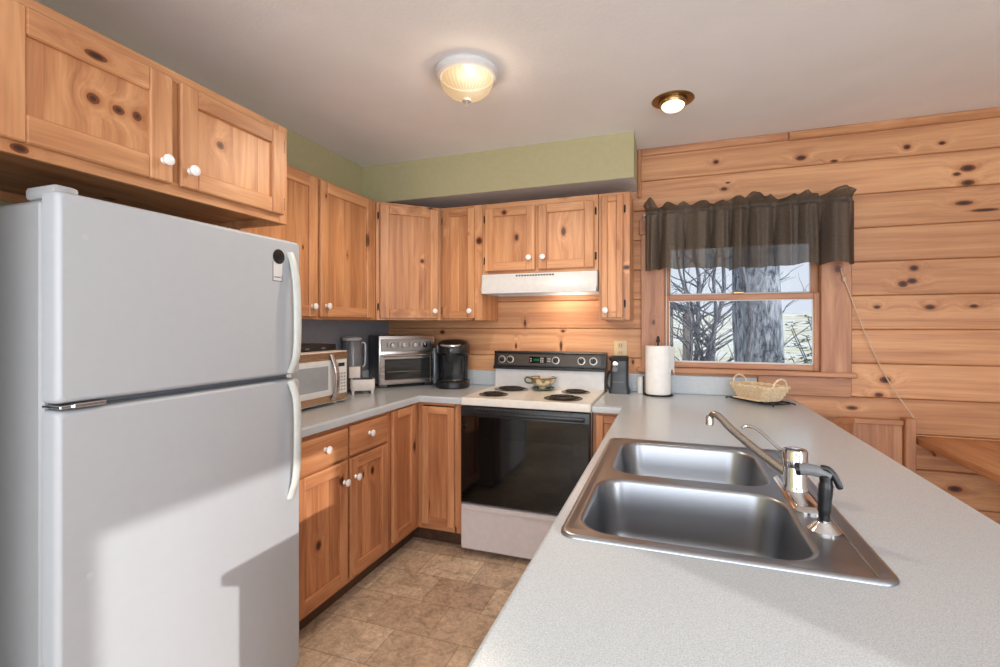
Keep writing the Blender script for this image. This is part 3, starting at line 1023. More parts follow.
def fhandle(zs, pr):
    bm = BM()
    pts = [(0.768 + p, -1.830 + dy, z) for z, p, dy in zip(zs, pr[0], pr[1])]
    pp = smooth_path(pts, 6)
    tube(bm, pp, 0.0165, 12, flat=0.62)
    return bm
hb = fhandle((1.604, 1.590, 1.555, 1.49, 1.40, 1.30, 1.235, 1.20, 1.172), ((0.002, 0.008, 0.020, 0.030, 0.035, 0.035, 0.030, 0.018, 0.004), (0,) * 9))
T.part('handle', hb, M_HANDLE, fz)
hb = fhandle((1.138, 1.11, 1.075, 1.01, 0.92, 0.83, 0.775, 0.742, 0.715), ((0.004, 0.018, 0.030, 0.035, 0.035, 0.032, 0.024, 0.012, 0.002), (0,) * 9))
T.part('handle', hb, M_HANDLE, fd)
bm = BM()
lathe(bm, [(.026, 0), (.026, .002), (.020, .0035), (0, .004)], Matrix.Translation((0.770, -1.885, 1.585)) @ Matrix.Rotation(PI / 2, 4, 'Y'), 28)
T.part('badge', bm, plain('dark_badge', srgb(60, 60, 62), 0.25, 0.7), fz, 'round dark emblem')
bm = BM()
for q in ((-1.912, -1.909, 1.497, 1.566), (-1.912, -1.868, 1.497, 1.500), (-1.904, -1.876, 1.510, 1.514), (-1.871, -1.868, 1.497, 1.52)):
    box(bm, 0.7701, 0.7708, q[0], q[1], q[2], q[3])
box(bm, 0.7698, 0.7703, -1.911, -1.869, 1.498, 1.566, mi=1)
T.part('sticker', bm, [M_MGREY, M_WHITE], fz)
bm = BM()
lathe(bm, [(.007, 0), (.007, .001), (0, .0015)], Matrix.Translation((0.770, -2.478, 1.552)) @ Matrix.Rotation(PI / 2, 4, 'Y'), 14)
T.part('screw_cap', bm, M_CAPS, fz)
bm = BM()
lathe(bm, [(.008, 0), (.008, .001), (0, .0015)], Matrix.Translation((0.770, -2.468, 0.745)) @ Matrix.Rotation(PI / 2, 4, 'Y'), 14)
T.part('screw_cap', bm, M_CAPS, fd)
bm = BM()
box(bm, 0.640, 0.752, FY0 + 0.002, FY0 + 0.055, 1.636, 1.668, 0.010, seg=2)
T.part('hinge_cover', bm, M_FRIDGE_SIDE)
bm = BM()
box(bm, 0.700, 0.768, FY0 + 0.006, FY0 + 0.05, 1.150, 1.158, 0.002)
box(bm, 0.756, 0.774, FY0 + 0.03, FY0 + 0.10, 1.150, 1.160, 0.002)
T.part('hinge', bm, M_CHROME)
bm = BM()
box(bm, 0.66, 0.70, FY0 + 0.02, FY1 - 0.02, 0.005, 0.065, 0.003)
for i in range(4):
    box(bm, 0.70, 0.704, FY0 + 0.06, FY1 - 0.06, 0.014 + i * .012, 0.020 + i * .012)
T.part('toe_grille', bm, M_DGREY)

# ------------------------------------------------------------------ range
RX0, RX1 = 0.9135, 1.6745
T = Thing('electric_range', 'white electric range with black glass oven door between the counters', 'stove', ((RX0 + RX1) / 2, -0.33, 0))
bm = BM()
box(bm, RX0 + .002, RX1 - .002, -0.615, -0.025, 0.02, 0.880, 0.003)
for x in (RX0 + .06, RX1 - .06):
    for y in (-0.56, -0.08):
        lathe(bm, [(.018, 0), (.018, .022)], Matrix.Translation((x, y, 0)), 12)
T.part('body', bm, M_WHITE)
bm = BM()
# cooktop with raised rim and rolled front lip
CT = rrect(RX0, RX1, -0.655, -0.060, 0.012, 4)
loft(bm, [[(x, y, .878) for x, y in CT], [(x, y, .914) for x, y in CT], [(x, y, .921) for x, y in rrect(RX0 + .005, RX1 - .005, -.650, -.065, .011, 4)], [(x, y, .921) for x, y in rrect(RX0 + .022, RX1 - .022, -.633, -.082, .010, 4)], [(x, y, .916) for x, y in rrect(RX0 + .032, RX1 - .032, -.623, -.092, .008, 4)]], True, True)
ct = T.part('cooktop', bm, plain('cream_white_enamel', srgb(232, 226, 214), 0.2), smooth=40)
def burner(x, y, r):
    bm = BM()
    lathe(bm, [(r + .012, .9162), (r + .013, .9195), (r + .006, .9205), (r, .917), (r * .45, .9165), (0, .9165)], Matrix.Translation((x, y, 0)), 36)
    b_ = T.part('burner', bm, plain('drip_pan', srgb(120, 116, 112), 0.25, 1.0))
    bm = BM()
    turns = 4 if r > .1 else 3
    pts = []
    N = turns * 26
    for i in range(N + 1):
        a = 2 * PI * i / 26
        rr = .022 + (r - .010 - .022) * i / N
        pts.append((x + rr * math.cos(a), y + rr * math.sin(a), .9255))
    tube(bm, pts, .0058, 8, flat=0.8)
    T.part('coil', bm, plain('heating_coil', srgb(50, 46, 45), 0.55, 0.3), b_)
burner(1.075, -0.190, .100)
burner(1.050, -0.462, .078)
burner(1.505, -0.190, .078)
burner(1.485, -0.470, .100)
bm = BM()
prof = [(-0.080, 0.921), (-0.073, 1.045), (-0.002, 1.045), (-0.002, 0.88), (-0.060, 0.88), (-0.060, 0.918)]
PM = Matrix(((0, 0, 1, 0), (1, 0, 0, 0), (0, 1, 0, 0), (0, 0, 0, 1)))
prism(bm, prof, RX0 + .006, RX1 - .006, PM)
T.part('backguard', bm, M_WHITE)
bm = BM()
prof = [(-0.092, 1.040), (-0.092, 1.056), (-0.078, 1.062), (-0.064, 1.148), (-0.070, 1.153), (-0.066, 1.162), (-0.002, 1.162), (-0.002, 1.0455), (-0.072, 1.0455)]
prism(bm, prof, RX0 - .004, RX1 + .004, PM)
cp = T.part('control_panel', bm, M_BLACK)
# panel-facing frame: local a along x, b up the slope, c out
PN = Vector((0, -0.985, 0.163)).normalized()
PU = Vector((0, 0.163, 0.985)).normalized()
def panel_pt(x, b):
    return Vector((x, -0.0775, 1.064)) + PU * b + PN * 0.001
def panel_M(x, b):
    o = panel_pt(x, b)
    return Matrix(((1, PU.x, PN.x, o.x), (0, PU.y, PN.y, o.y), (0, PU.z, PN.z, o.z), (0, 0, 0, 1)))
bm = BM()
box(bm, -.355, .355, -.036, .036, 0, .001, 0, panel_M(1.294, .042))
T.part('panel_face', bm, plain('smoked_panel', srgb(74, 66, 60), 0.25), cp)
for x, rk in ((.968, 1), (1.028, 1), (1.348, 1), (1.520, 1), (1.598, 1)):
    bm = BM()
    lathe(bm, [(.024, 0.001), (.026, .0015), (.026, .003), (.021, .0035)], panel_M(x, .042), 24, mi=1)
    lathe(bm, [(.019, .0035), (.018, .014), (.015, .017), (0, .0175)], panel_M(x, .042), 20)
    box(bm, -.004, .004, -.017, .017, .016, .025, .0015, panel_M(x, .042))
    box(bm, -.001, .001, .006, .017, .0251, .0255, 0, panel_M(x, .042), 1)
    T.part('knob', bm, [M_BLACK, plain('dial_ring', srgb(190, 186, 178), 0.3, 0.5)], cp)
bm = BM()
box(bm, -.058, .058, -.022, .022, .001, .0025, .0005, panel_M(1.225, .042))
T.part('clock', bm, M_BLACKG, cp)
# clock digits in seven segments, and rows of little buttons
SEG = {'1': 'bc', '2': 'abged', '8': 'abcdefg', '0': 'abcdef', '4': 'fgbc', '5': 'afgcd'}
bm = BM()
def seg7(bm, M, ch, a, b, w, h, t):
    S = {'a': (0, w, h - t, h), 'b': (w - t, w, h / 2, h), 'c': (w - t, w, 0, h / 2), 'd': (0, w, 0, t), 'e': (0, t, 0, h / 2), 'f': (0, t, h / 2, h), 'g': (0, w, h / 2 - t / 2, h / 2 + t / 2)}
    for s in SEG[ch]:
        q = S[s]
        box(bm, a + q[0], a + q[1], b + q[2], b + q[3], .0026, .0031, 0, M)
for i, ch in enumerate('1200'):
    seg7(bm, panel_M(1.225, .042), ch, -.034 + i * .0105 + (.004 if i > 1 else 0), -.006, .0075, .014, .0018)
T.part('clock_digits', bm, M_DISPLAY, cp)
M_BTN = plain('pale_buttons', srgb(196, 190, 186), 0.4)
bq = [(.018 + i * .013, .026 + i * .013, -.016 + j * .012, -.009 + j * .012, .0025, .0035) for i in range(2) for j in range(3)]
bq += [(-.052, -.044, -.012 + i * .016, -.004 + i * .016, .0025, .0035) for i in range(2)]
bq += [(.066 + i * .012, .074 + i * .012, -.010 + j * .016, -.003 + j * .016, .001, .0025) for i in range(2) for j in range(2)]
for q in bq:
    bm = BM()
    box(bm, *q, .0005, panel_M(1.225, .042))
    T.part('button', bm, M_BTN, cp)

# oven door
bm = BM()
box(bm, RX0 + .004, RX1 - .004, -0.660, -0.617, 0.310, 0.872, 0.006, seg=2)
od = T.part('oven_door', bm, M_BLACK)
bm = BM()
box(bm, RX0 + .012, RX1 - .012, -0.6635, -0.6595, 0.318, 0.815, 0.0015)
T.part('oven_glass', bm, M_BLACKG, od)
bm = BM()
box(bm, RX0 + .10, RX1 - .10, -0.6645, -0.6632, 0.40, 0.70, 0.0005)
T.part('oven_window', bm, plain('smoked_window', srgb(14, 13, 13), 0.05), od)
bm = BM()
box(bm, RX0 + .07, RX1 - .03, -0.690, -0.676, 0.826, 0.850, 0.005, seg=2)
for x in (RX0 + .085, RX1 - .055):
    box(bm, x - .014, x + .014, -0.678, -0.659, 0.828, 0.848, 0.003)
T.part('handle', bm, M_BLACK, od)
bm = BM()
for i in range(26):
    x = RX0 + .09 + i * .0225
    box(bm, x, x + .014, -0.6612, -0.6590, 0.858, 0.866)
T.part('vent_slots', bm, plain('slot_grey', srgb(64, 62, 62), 0.5), od)
bm = BM()
pts = rrect(RX0 + .003, RX1 - .003, 0.040, 0.302, 0.008, 3)
loft(bm, [[(x, -0.617, z) for x, z in pts], [(x, -0.648, z) for x, z in pts], [(x, -0.655, z) for x, z in inset(pts, .005)]], True, True)
box(bm, RX0 + .03, RX1 - .03, -0.662, -0.652, 0.270, 0.290, 0.004, seg=2)
T.part('drawer', bm, plain('drawer_enamel', srgb(216, 208, 206), 0.3), smooth=40)

# teacup planter on the range
T = Thing('teacup', 'wide painted green and red teacup on a saucer between the burners', 'cup', (1.280, -0.150, 0.916))
TM = Matrix.Translation((1.280, -0.150, 0))
bm = BM()
lathe(bm, [(.030, .9165), (.034, .919), (.060, .923), (.078, .930), (.077, .932), (.056, .926), (.03, .923), (0, .923)], TM, 32)
T.part('saucer', bm, plain('green_glaze', srgb(112, 128, 106), 0.25, noise_amt=0.2, noise_scale=40))
kk = NT('painted_cup')
_p = kk.obj()
v_ = kk.n('ShaderNodeTexVoronoi')
v_.inputs['Scale'].default_value = 42
kk.l(_p, v_.inputs['Vector'])
sp = kk.n('ShaderNodeSeparateColor')
kk.l(v_.outputs['Color'], sp.inputs[0])
kk.l(kk.ramp(sp.outputs[0], [(0.0, srgb(120, 130, 84)), (0.35, srgb(222, 206, 170)), (0.6, srgb(196, 112, 84)), (0.8, srgb(232, 220, 190))]), kk.b.inputs['Base Color'])
kk.b.inputs['Roughness'].default_value = 0.2
bm = BM()
lathe(bm, [(.026, .9235), (.030, .928), (.034, .938), (.056, .952), (.072, .968), (.082, .988), (.088, .996), (.085, .997), (.078, .986), (.066, .966), (.04, .945), (0, .940)], TM, 32)
cup = T.part('bowl', bm, kk.m)
M_GR = plain('green_rim', srgb(84, 92, 62), 0.3, noise_amt=0.2)
bm = BM()
tube(bm, [(1.280 + .0875 * math.cos(a), -0.150 + .0875 * math.sin(a), .9965) for a in [2 * PI * i / 36 for i in range(36)]], .0035, 8, closed=True)
T.part('rim', bm, M_GR, cup)
bm = BM()
tube(bm, smooth_path([(1.280 - .080, -.150 - .010, .990), (1.280 - .108, -.155, .996), (1.280 - .122, -.157, .980), (1.280 - .108, -.155, .960), (1.280 - .064, -.150 - .008, .960)], 6), .0055, 10)
T.part('cup_handle', bm, M_GR, cup)

# ------------------------------------------------------------------ range hood
T = Thing('range_hood', 'white under-cabinet range hood with its lamp lit above the stove', 'range hood', (1.29, -0.17, 1.53))
HX0, HX1 = 0.917, 1.662
bm = BM()
# side-profile shell, open underneath
prof = [(-0.003, 1.669), (-0.325, 1.669), (-0.333, 1.600), (-0.345, 1.568), (-0.345, 1.545), (-0.335, 1.545), (-0.335, 1.563), (-0.325, 1.593), (-0.318, 1.655), (-0.012, 1.655), (-0.012, 1.545), (-0.003, 1.545)]
prism(bm, prof, HX0, HX1, PM)
for x in (HX0, HX1 - .006):
    prism(bm, [(-0.003, 1.669), (-0.325, 1.669), (-0.333, 1.600), (-0.345, 1.568), (-0.345, 1.545), (-0.003, 1.545)], x + .0005, x + .0055, PM)
hs = T.part('shell', bm, M_WHITE)
bm = BM()
for i in range(14):
    x = 1.150 + i * .018
    box(bm, x, x + .012, -0.3285, -0.3255, 1.650, 1.660, 0)
T.part('vent_slots', bm, M_DGREY, hs)
bm = BM()
box(bm, HX0 + .012, HX1 - .012, -0.322, -0.014, 1.590, 1.597)
for i in range(30):
    box(bm, HX0 + .10 + i * .018, HX0 + .108 + i * .018, -0.29, -0.06, 1.586, 1.591)
T.part('filter', bm, M_STEEL)
bm = BM()
box(bm, 1.47, 1.60, -0.25, -0.13, 1.574, 1.589, 0.005)
T.part('lamp_lens', bm, plain('hood_lamp_lens', srgb(255, 236, 206), 0.4, emit=(1.0, 0.78, 0.52, 1), es=3.0))
light('hood_lamp', 'AREA', (1.42, -0.17, 1.56), 1.2, (1.0, 0.80, 0.62), aim=(0, 0.25, -1), shape='RECTANGLE', size=0.2, size_y=0.1)

# ------------------------------------------------------------------ counter appliances
# microwave
T = Thing('microwave', 'white and stainless microwave on the counter beside the refrigerator', 'microwave', (0.20, -1.215, 0.914))
MX, MY0, MY1, MZ0, MZ1 = 0.372, -1.46, -0.985, 0.930, 1.203
bm = BM()
box(bm, 0.035, MX - .022, MY0, MY1, MZ0, MZ1, 0.006, seg=2)
for y in (MY0 + .04, MY1 - .04):
    for x in (0.07, 0.32):
        lathe(bm, [(.013, .914), (.013, .932)], Matrix.Translation((x, y, 0)), 12)
T.part('body', bm, plain('microwave_shell', srgb(226, 216, 206), 0.35))
MF = frame((MX - .022, MY0, MZ0), (0, 1, 0), (1, 0, 0))
wM = MY1 - MY0
hM = MZ1 - MZ0
bm = BM()
box(bm, 0.0, wM, 0, hM, 0, .022, .005, MF, seg=2)
ff = T.part('front', bm, plain('microwave_front', srgb(228, 224, 218), 0.35))
bm = BM()
box(bm, 0.002, wM - .002, 0.004, 0.040, .0215, .0245, .001, MF)
box(bm, 0.002, wM - .002, hM - .046, hM - .006, .0215, .0245, .001, MF)
T.part('steel_band', bm, brushed('steel_warm_reflection', srgb(206, 176, 146), 1, 0.25), ff)  # coppery reflection put into the steel's colour
bm = BM()
box(bm, 0.03, .335, .052, hM - .056, .0215, .024, .002, MF)
md = T.part('door', bm, plain('door_white', srgb(222, 226, 228), 0.3))
bm = BM()
box(bm, 0.055, .315, .072, hM - .076, .0235, .026, .004, MF)
T.part('door_window', bm, plain('mesh_glass', srgb(158, 162, 166), 0.12, coat=0.4), md)
bm = BM()
pp = smooth_path([MF @ Vector((.352, .015, .028)), MF @ Vector((.356, .06, .046)), MF @ Vector((.352, .13, .054)), MF @ Vector((.346, .19, .048)), MF @ Vector((.342, hM - .018, .026))], 6)
tube(bm, pp, .015, 12, flat=0.6)
T.part('handle', bm, M_STEEL, md)
bm = BM()
box(bm, .382, wM - .010, .046, hM - .050, .0215, .0240, .001, MF)
pn = T.part('keypad', bm, plain('keypad_white', srgb(232, 232, 228), 0.4))
M_KEY = plain('key_grey', srgb(176, 178, 178), 0.4)
for i in range(3):
    for j in range(6):
        bm = BM()
        box(bm, .392 + i * .024, .410 + i * .024, .054 + j * .0175, .066 + j * .0175, .0238, .0252, .001, MF)
        T.part('button', bm, M_KEY, pn)
bm = BM()
box(bm, .396, .450, hM - .086, hM - .066, .0238, .0252, .001, MF)
T.part('display', bm, M_LCD, pn)

# flat black box on the microwave
bm = BM()
box(bm, .09, .31, -1.40, -1.00, 1.2035, 1.238, .004, seg=2)
for i in range(3):
    box(bm, .3095, .3115, -1.36 + i * .12, -1.33 + i * .12, 1.214, 1.222, .001, mi=1)
single('media_player', bm, [M_BLACK, M_MGREY], 'flat black electronic box lying on top of the microwave', 'player', (.195, -1.205, 1.2035))

# grey pitcher
T = Thing('pitcher', 'tall grey lidded pitcher with a handle between microwave and toaster oven', 'pitcher', (.098, -.575, .914))
PX, PY = .098, -.575
bm = BM()
lathe(bm, [(.064, .9142), (.068, .92), (.067, .95), (.062, 1.12), (.059, 1.235), (.057, 1.240)], Matrix.Translation((PX, PY, 0)), 32)
T.part('jug', bm, plain('smoky_grey_plastic', srgb(118, 118, 122), 0.25, coat=0.3))
bm = BM()
lathe(bm, [(.059, 1.2402), (.063, 1.245), (.062, 1.258), (.050, 1.266), (.02, 1.270), (0, 1.270)], Matrix.Translation((PX, PY, 0)), 32)
T.part('lid', bm, plain('light_lid', srgb(196, 194, 192), 0.25))
bm = BM()
ux, uy = .60, .80
tube(bm, smooth_path([(PX + ux * .056, PY + uy * .056, 1.225), (PX + ux * .078, PY + uy * .078, 1.226), (PX + ux * .088, PY + uy * .088, 1.20), (PX + ux * .086, PY + uy * .086, 1.10), (PX + ux * .078, PY + uy * .078, 1.07), (PX + ux * .061, PY + uy * .061, 1.07)], 6), .007, 10)
T.part('handle', bm, plain('light_handle', srgb(186, 186, 188), 0.3))

# little white appliance with open lid
T = Thing('waffle_maker', 'small white footed countertop appliance with its lid tilted up, left of toaster oven', 'small appliance', (.245, -.665, .914), rot=math.radians(35), local=True)
bm = BM()
pl = rrect(-.075, .075, -.055, .055, .02, 5)
loft(bm, [[(x * .92, y * .92, .022) for x, y in pl], [(x, y, .034) for x, y in pl], [(x, y, .080) for x, y in pl], [(x * .95, y * .95, .090) for x, y in pl]], True, True)
for sx in (-1, 1):
    for sy in (-1, 1):
        lathe(bm, [(.008, 0), (.011, .024)], Matrix.Translation((sx * .058, sy * .040, 0)), 10)
T.part('base', bm, plain('appliance_white', srgb(228, 220, 214), 0.35))
bm = BM()
box(bm, -.060, .060, -.042, .042, .0895, .094, .002)
T.part('hot_plate', bm, M_DGREY)
bm = BM()
LM = Matrix.Translation((-.050, .046, .090)) @ Matrix.Rotation(math.radians(-12), 4, 'X')
box(bm, -.035, .035, -.004, .010, 0, .075, .006, LM, seg=2)
T.part('lid', bm, plain('appliance_lid', srgb(232, 222, 214), 0.35))

# black cord behind the microwave's edge
bm = BM()
tube(bm, smooth_path([(.20, -.958, .918), (.22, -.950, .95), (.225, -.945, 1.00), (.20, -.940, 1.04), (.12, -.945, 1.05)], 6), .006, 8)
single('power_cord', bm, M_BLACK, 'black power cord looping beside the right end of the microwave', 'cord', (.20, -.958, .914))

# toaster oven, turned 45 degrees
TR = math.radians(50)
T = Thing('toaster_oven', 'brushed steel toaster oven set diagonally in the counter corner', 'toaster oven', (.350, -.300, .914), rot=TR, local=True)
# local x along the front (left to right), local y into the corner
w2 = .200
dd = .255
bm = BM()
box(bm, -w2, w2, .012, dd, .022, .356, .010, seg=2)
for sx in (-1, 1):
    for y in (.035, dd - .04):
        box(bm, sx * (w2 - .035) - .03, sx * (w2 - .035) + .03, y - .02, y + .02, 0, .024, .004)
T.part('body', bm, plain('dark_steel_shell', srgb(104, 104, 106), 0.35, 0.8))
bm = BM()
box(bm, -w2, w2, -.004, .014, .022, .356, .004, seg=2)
T.part('front_frame', bm, M_STEEL)
bm = BM()
box(bm, -w2 + .012, w2 - .012, -.009, -.003, .248, .332, .002)
cp = T.part('control_panel', bm, brushed('panel_steel', srgb(176, 172, 170), 0, 0.3))
for i, x in enumerate((-.110, -.030, .050, .122)):
    bm = BM()
    KM = Matrix.Translation((x, -.009, .290)) @ Matrix.Rotation(PI / 2, 4, 'X')
    lathe(bm, [(.020, 0), (.020, .004), (.017, .016), (.015, .018), (0, .018)], KM, 22)
    box(bm, -.0025, .0025, 0, .015, .018, .0195, 0, KM)
    T.part('knob', bm, M_CHROME, cp)
bm = BM()
for x in (-.145, -.07, .01, .088, .165):
    box(bm, x - .002, x + .002, -.0098, -.0088, .275, .310)
T.part('dial_marks', bm, M_LCD, cp)
bm = BM()
for q in ((-w2 + .004, -w2 + .036, .030, .226), (w2 - .036, w2 - .004, .030, .226), (-w2 + .036, w2 - .036, .030, .056), (-w2 + .036, w2 - .036, .196, .226)):
    box(bm, q[0], q[1], -.016, -.004, q[2], q[3], .002)
dr = T.part('door', bm, M_STEEL)
bm = BM()
box(bm, -w2 + .034, w2 - .034, -.0115, -.0055, .054, .198)
T.part('door_glass', bm, plain('oven_glass_grey', srgb(48, 50, 50), 0.06, coat=0.4), dr)
bm = BM()
tube(bm, [(-w2 + .014, -.040, .222), (w2 - .014, -.040, .222)], .0095, 14)
for x in (-w2 + .030, w2 - .030):
    tube(bm, [(x, -.015, .216), (x, -.040, .222)], .006, 10)
T.part('handle', bm, M_STEEL, dr)
bm = BM()
for i in range(12):
    box(bm, -.13 + i * .022, -.126 + i * .022, -.0050, -.0038, .10, .104)
tube(bm, [(-.15, -.0125, .11), (.15, -.0125, .11)], .0016, 6)
T.part('rack_edge', bm, M_CHROME, dr)

# pod coffee maker
T = Thing('coffee_maker', 'black single-serve coffee maker standing left of the range', 'coffee maker', (.655, -.200, .914), rot=math.radians(14), local=True)
def ell(a, b, z, cy=0.0, n=32, pw=2.6):
    out = []
    for i in range(n):
        t_ = 2 * PI * i / n
        c, s = math.cos(t_), math.sin(t_)
        out.append((a * math.copysign(abs(c) ** (2 / pw), c), cy + b * math.copysign(abs(s) ** (2 / pw), s), z))
    return out
bm = BM()
loft(bm, [ell(.105, .125, 0.0), ell(.112, .132, .008), ell(.112, .132, .040), ell(.104, .124, .050)], True, True)
T.part('base', bm, M_BLACK)
bm = BM()
loft(bm, [ell(.098, .075, .048, .045), ell(.100, .078, .12, .042), ell(.104, .082, .20, .038), ell(.108, .092, .24, .03)], True, True)
T.part('column', bm, plain('gloss_black', srgb(34, 36, 40), 0.15, coat=0.5))
bm = BM()
loft(bm, [ell(.104, .100, .222, .02), ell(.112, .122, .240, .0), ell(.112, .124, .285, .0), ell(.098, .108, .312, .004), ell(.07, .078, .326, .008), ell(.03, .03, .330, .01)], True, True)
hd = T.part('brew_head', bm, M_BLACK)
bm = BM()
tube(bm, smooth_path([(-.060, -.085, .296), (-.048, -.120, .292), (0, -.134, .290), (.048, -.120, .292), (.060, -.085, .296)], 6), .014, 10, flat=.6)
T.part('handle_trim', bm, plain('silver_trim', srgb(206, 200, 196), 0.25, 0.8), hd)
bm = BM()
lathe(bm, [(.030, .175), (.038, .190), (.046, .225), (.052, .270), (.050, .276)], Matrix.Translation((0, -.075, 0)), 24)
T.part('pod_holder', bm, plain('holder_black', srgb(40, 42, 45), 0.2), hd)
bm = BM()
loft(bm, [ell(.020, .085, .03, .02), ell(.021, .088, .24, .02), ell(.019, .080, .27, .02)], True, True, Matrix.Translation((-.122, 0.01, 0)))
T.part('water_tank', bm, plain('smoke_tank', srgb(78, 86, 94), 0.1, coat=0.5))
bm = BM()
loft(bm, [ell(.075, .050, .050, -.065), ell(.080, .055, .056, -.065), ell(.078, .053, .060, -.065)], True, True)
T.part('drip_tray', bm, plain('tray_grey', srgb(66, 66, 68), 0.3, 0.5))

# wall outlet
T = Thing('outlet_plate', 'almond electrical outlet plate on the pine wall right of the range', 'outlet', (1.763, 0, 1.150))
bm = BM()
box(bm, 1.722, 1.804, -.006, -.0003, 1.125, 1.240, .003, seg=2)
T.part('plate', bm, M_ALMOND)
for z in (1.158, 1.208):
    bm = BM()
    pr = [(x, z_) for x, z_ in rrect(1.747, 1.779, z - .018, z + .018, .010, 4)]
    loft(bm, [[(x, -.0055, z_) for x, z_ in pr], [(x, -.008, z_) for x, z_ in pr]], True, True)
    for s in (-.007, .007):
        box(bm, 1.763 + s - .0012, 1.763 + s + .0012, -.0085, -.0078, z - .002, z + .009, mi=1)
    T.part('socket', bm, [plain('socket_almond', srgb(206, 178, 134), 0.4), M_LCD])

# can opener
T = Thing('can_opener', 'black upright electric can opener in front of the outlet', 'can opener', (1.768, -.105, .914))
OX, OY = 1.768, -.105
bm = BM()
def rr3(x0, x1, y0, y1, r, z):
    return [(x, y, z) for x, y in rrect(x0, x1, y0, y1, r, 5)]
loft(bm, [rr3(OX - .064, OX + .064, OY - .055, OY + .055, .02, .9142), rr3(OX - .064, OX + .064, OY - .055, OY + .055, .02, .930), rr3(OX - .056, OX + .056, OY - .048, OY + .05, .02, .955), rr3(OX - .053, OX + .053, OY - .044, OY + .05, .02, 1.06), rr3(OX - .052, OX + .054, OY - .048, OY + .05, .02, 1.125), rr3(OX - .046, OX + .050, OY - .044, OY + .046, .02, 1.142)], True, True)
T.part('body', bm, plain('charcoal_plastic', srgb(46, 48, 52), 0.35))
bm = BM()
loft(bm, [rr3(OX - .058, OX + .056, OY - .056, OY - .002, .014, 1.120), rr3(OX - .060, OX + .058, OY - .060, OY + .0, .014, 1.140), rr3(OX - .056, OX + .054, OY - .054, OY + .0, .012, 1.150)], True, True)
T.part('lever', bm, M_BLACK)
bm = BM()
KM = Matrix.Translation((OX - .022, OY - .045, 1.100)) @ Matrix.Rotation(PI / 2, 4, 'X')
lathe(bm, [(.020, 0), (.020, .008), (.014, .014), (0, .015)], KM, 20)
T.part('cutting_wheel', bm, M_CHROME)
bm = BM()
box(bm, OX - .038, OX - .004, OY - .060, OY - .044, 1.050, 1.080, .004)
T.part('magnet_arm', bm, M_MGREY)
bm = BM()
for i in range(9):
    box(bm, OX - .036 + i * .0075, OX - .031 + i * .0075, OY - .0478, OY - .0468, .985, .990)
T.part('lettering', bm, M_MGREY)
bm = BM()
tube(bm, smooth_path([(OX - .056, OY, 1.05), (OX - .072, OY, 1.03), (OX - .082, OY, .99), (OX - .076, OY, .95), (OX - .060, OY, .935)], 6), .009, 10)
T.part('side_grip', bm, M_BLACK)

# paper towel holder + roll
PX, PY = 2.000, -.135
T = Thing('paper_towel_holder', 'black wire paper towel holder standing by the window', 'holder', (PX, PY, .914))
bm = BM()
for r in (.085, .045):
    tube(bm, [(PX + r * math.cos(a), PY + r * math.sin(a), .919) for a in [2 * PI * i / 36 for i in range(36)]], .004, 8, closed=True)
for a in (0, PI / 2):
    tube(bm, [(PX - .085 * math.cos(a), PY - .085 * math.sin(a), .919), (PX + .085 * math.cos(a), PY + .085 * math.sin(a), .919)], .0035, 8)
T.part('wire_base', bm, M_BLACKI)
bm = BM()
tube(bm, [(PX, PY, .918), (PX, PY, 1.236)], .006, 10)
lathe(bm, [(.004, 1.234), (.011, 1.240), (.012, 1.250), (.007, 1.260), (.010, 1.266), (.004, 1.274), (0, 1.275)], Matrix.Translation((PX, PY, 0)), 16)
T.part('post', bm, M_BLACKI)
bm = BM()
tube(bm, smooth_path([(PX - .085, PY - .01, .919), (PX - .086, PY - .01, .95), (PX - .085, PY - .01, 1.02), (PX - .0845, PY - .01, 1.03)], 4), .004, 8)
T.part('side_arm', bm, M_BLACKI)
T = Thing('paper_towel_roll', 'full white paper towel roll on the black wire holder', 'paper towels', (PX, PY, .925))
bm = BM()
lathe(bm, [(.020, .924), (.072, .924), (.074, .926), (.074, 1.214), (.072, 1.216), (.020, 1.216)], Matrix.Translation((PX, PY, 0)), 40)
T.part('roll', bm, M_PAPER)
bm = BM()
L = []
for i in range(9):
    a = math.radians(-60 + i * 9)
    r = .0745 + .022 * max(0, (i - 4) / 4) ** 1.6
    L.append((a, r))
lo = [(PX + r * math.cos(a), PY + r * math.sin(a), 1.03 + .05 * abs(math.sin(i * .8))) for i, (a, r) in enumerate(L)]
hi = [(PX + r * math.cos(a), PY + r * math.sin(a), 1.212) for a, r in L]
loft(bm, [lo, hi], closed=False)
bmesh.ops.solidify(bm, geom=bm.faces[:], thickness=.0012)
T.part('loose_sheet', bm, M_PAPER)
bm = BM()
lathe(bm, [(.0205, .9235), (.0215, .9235), (.0215, 1.2168), (.0205, 1.2168)], Matrix.Translation((PX, PY, 0)), 24)
T.part('cardboard_core', bm, plain('cardboard', srgb(170, 140, 104), 0.9))
# small white canister
T = Thing('canister', 'small plain white shaker standing left of the paper towels', 'shaker', (1.895, -.075, .914))
bm = BM()
lathe(bm, [(.020, .9142), (.022, .917), (.022, .995), (.020, 1.000)], Matrix.Translation((1.895, -.075, 0)), 20)
T.part('body', bm, plain('shaker_white', srgb(238, 238, 236), 0.3))
bm = BM()
lathe(bm, [(.0215, 1.0002), (.0215, 1.014), (.018, 1.019), (0, 1.020)], Matrix.Translation((1.895, -.075, 0)), 20)
T.part('cap', bm, plain('cap_white', srgb(228, 230, 230), 0.35))

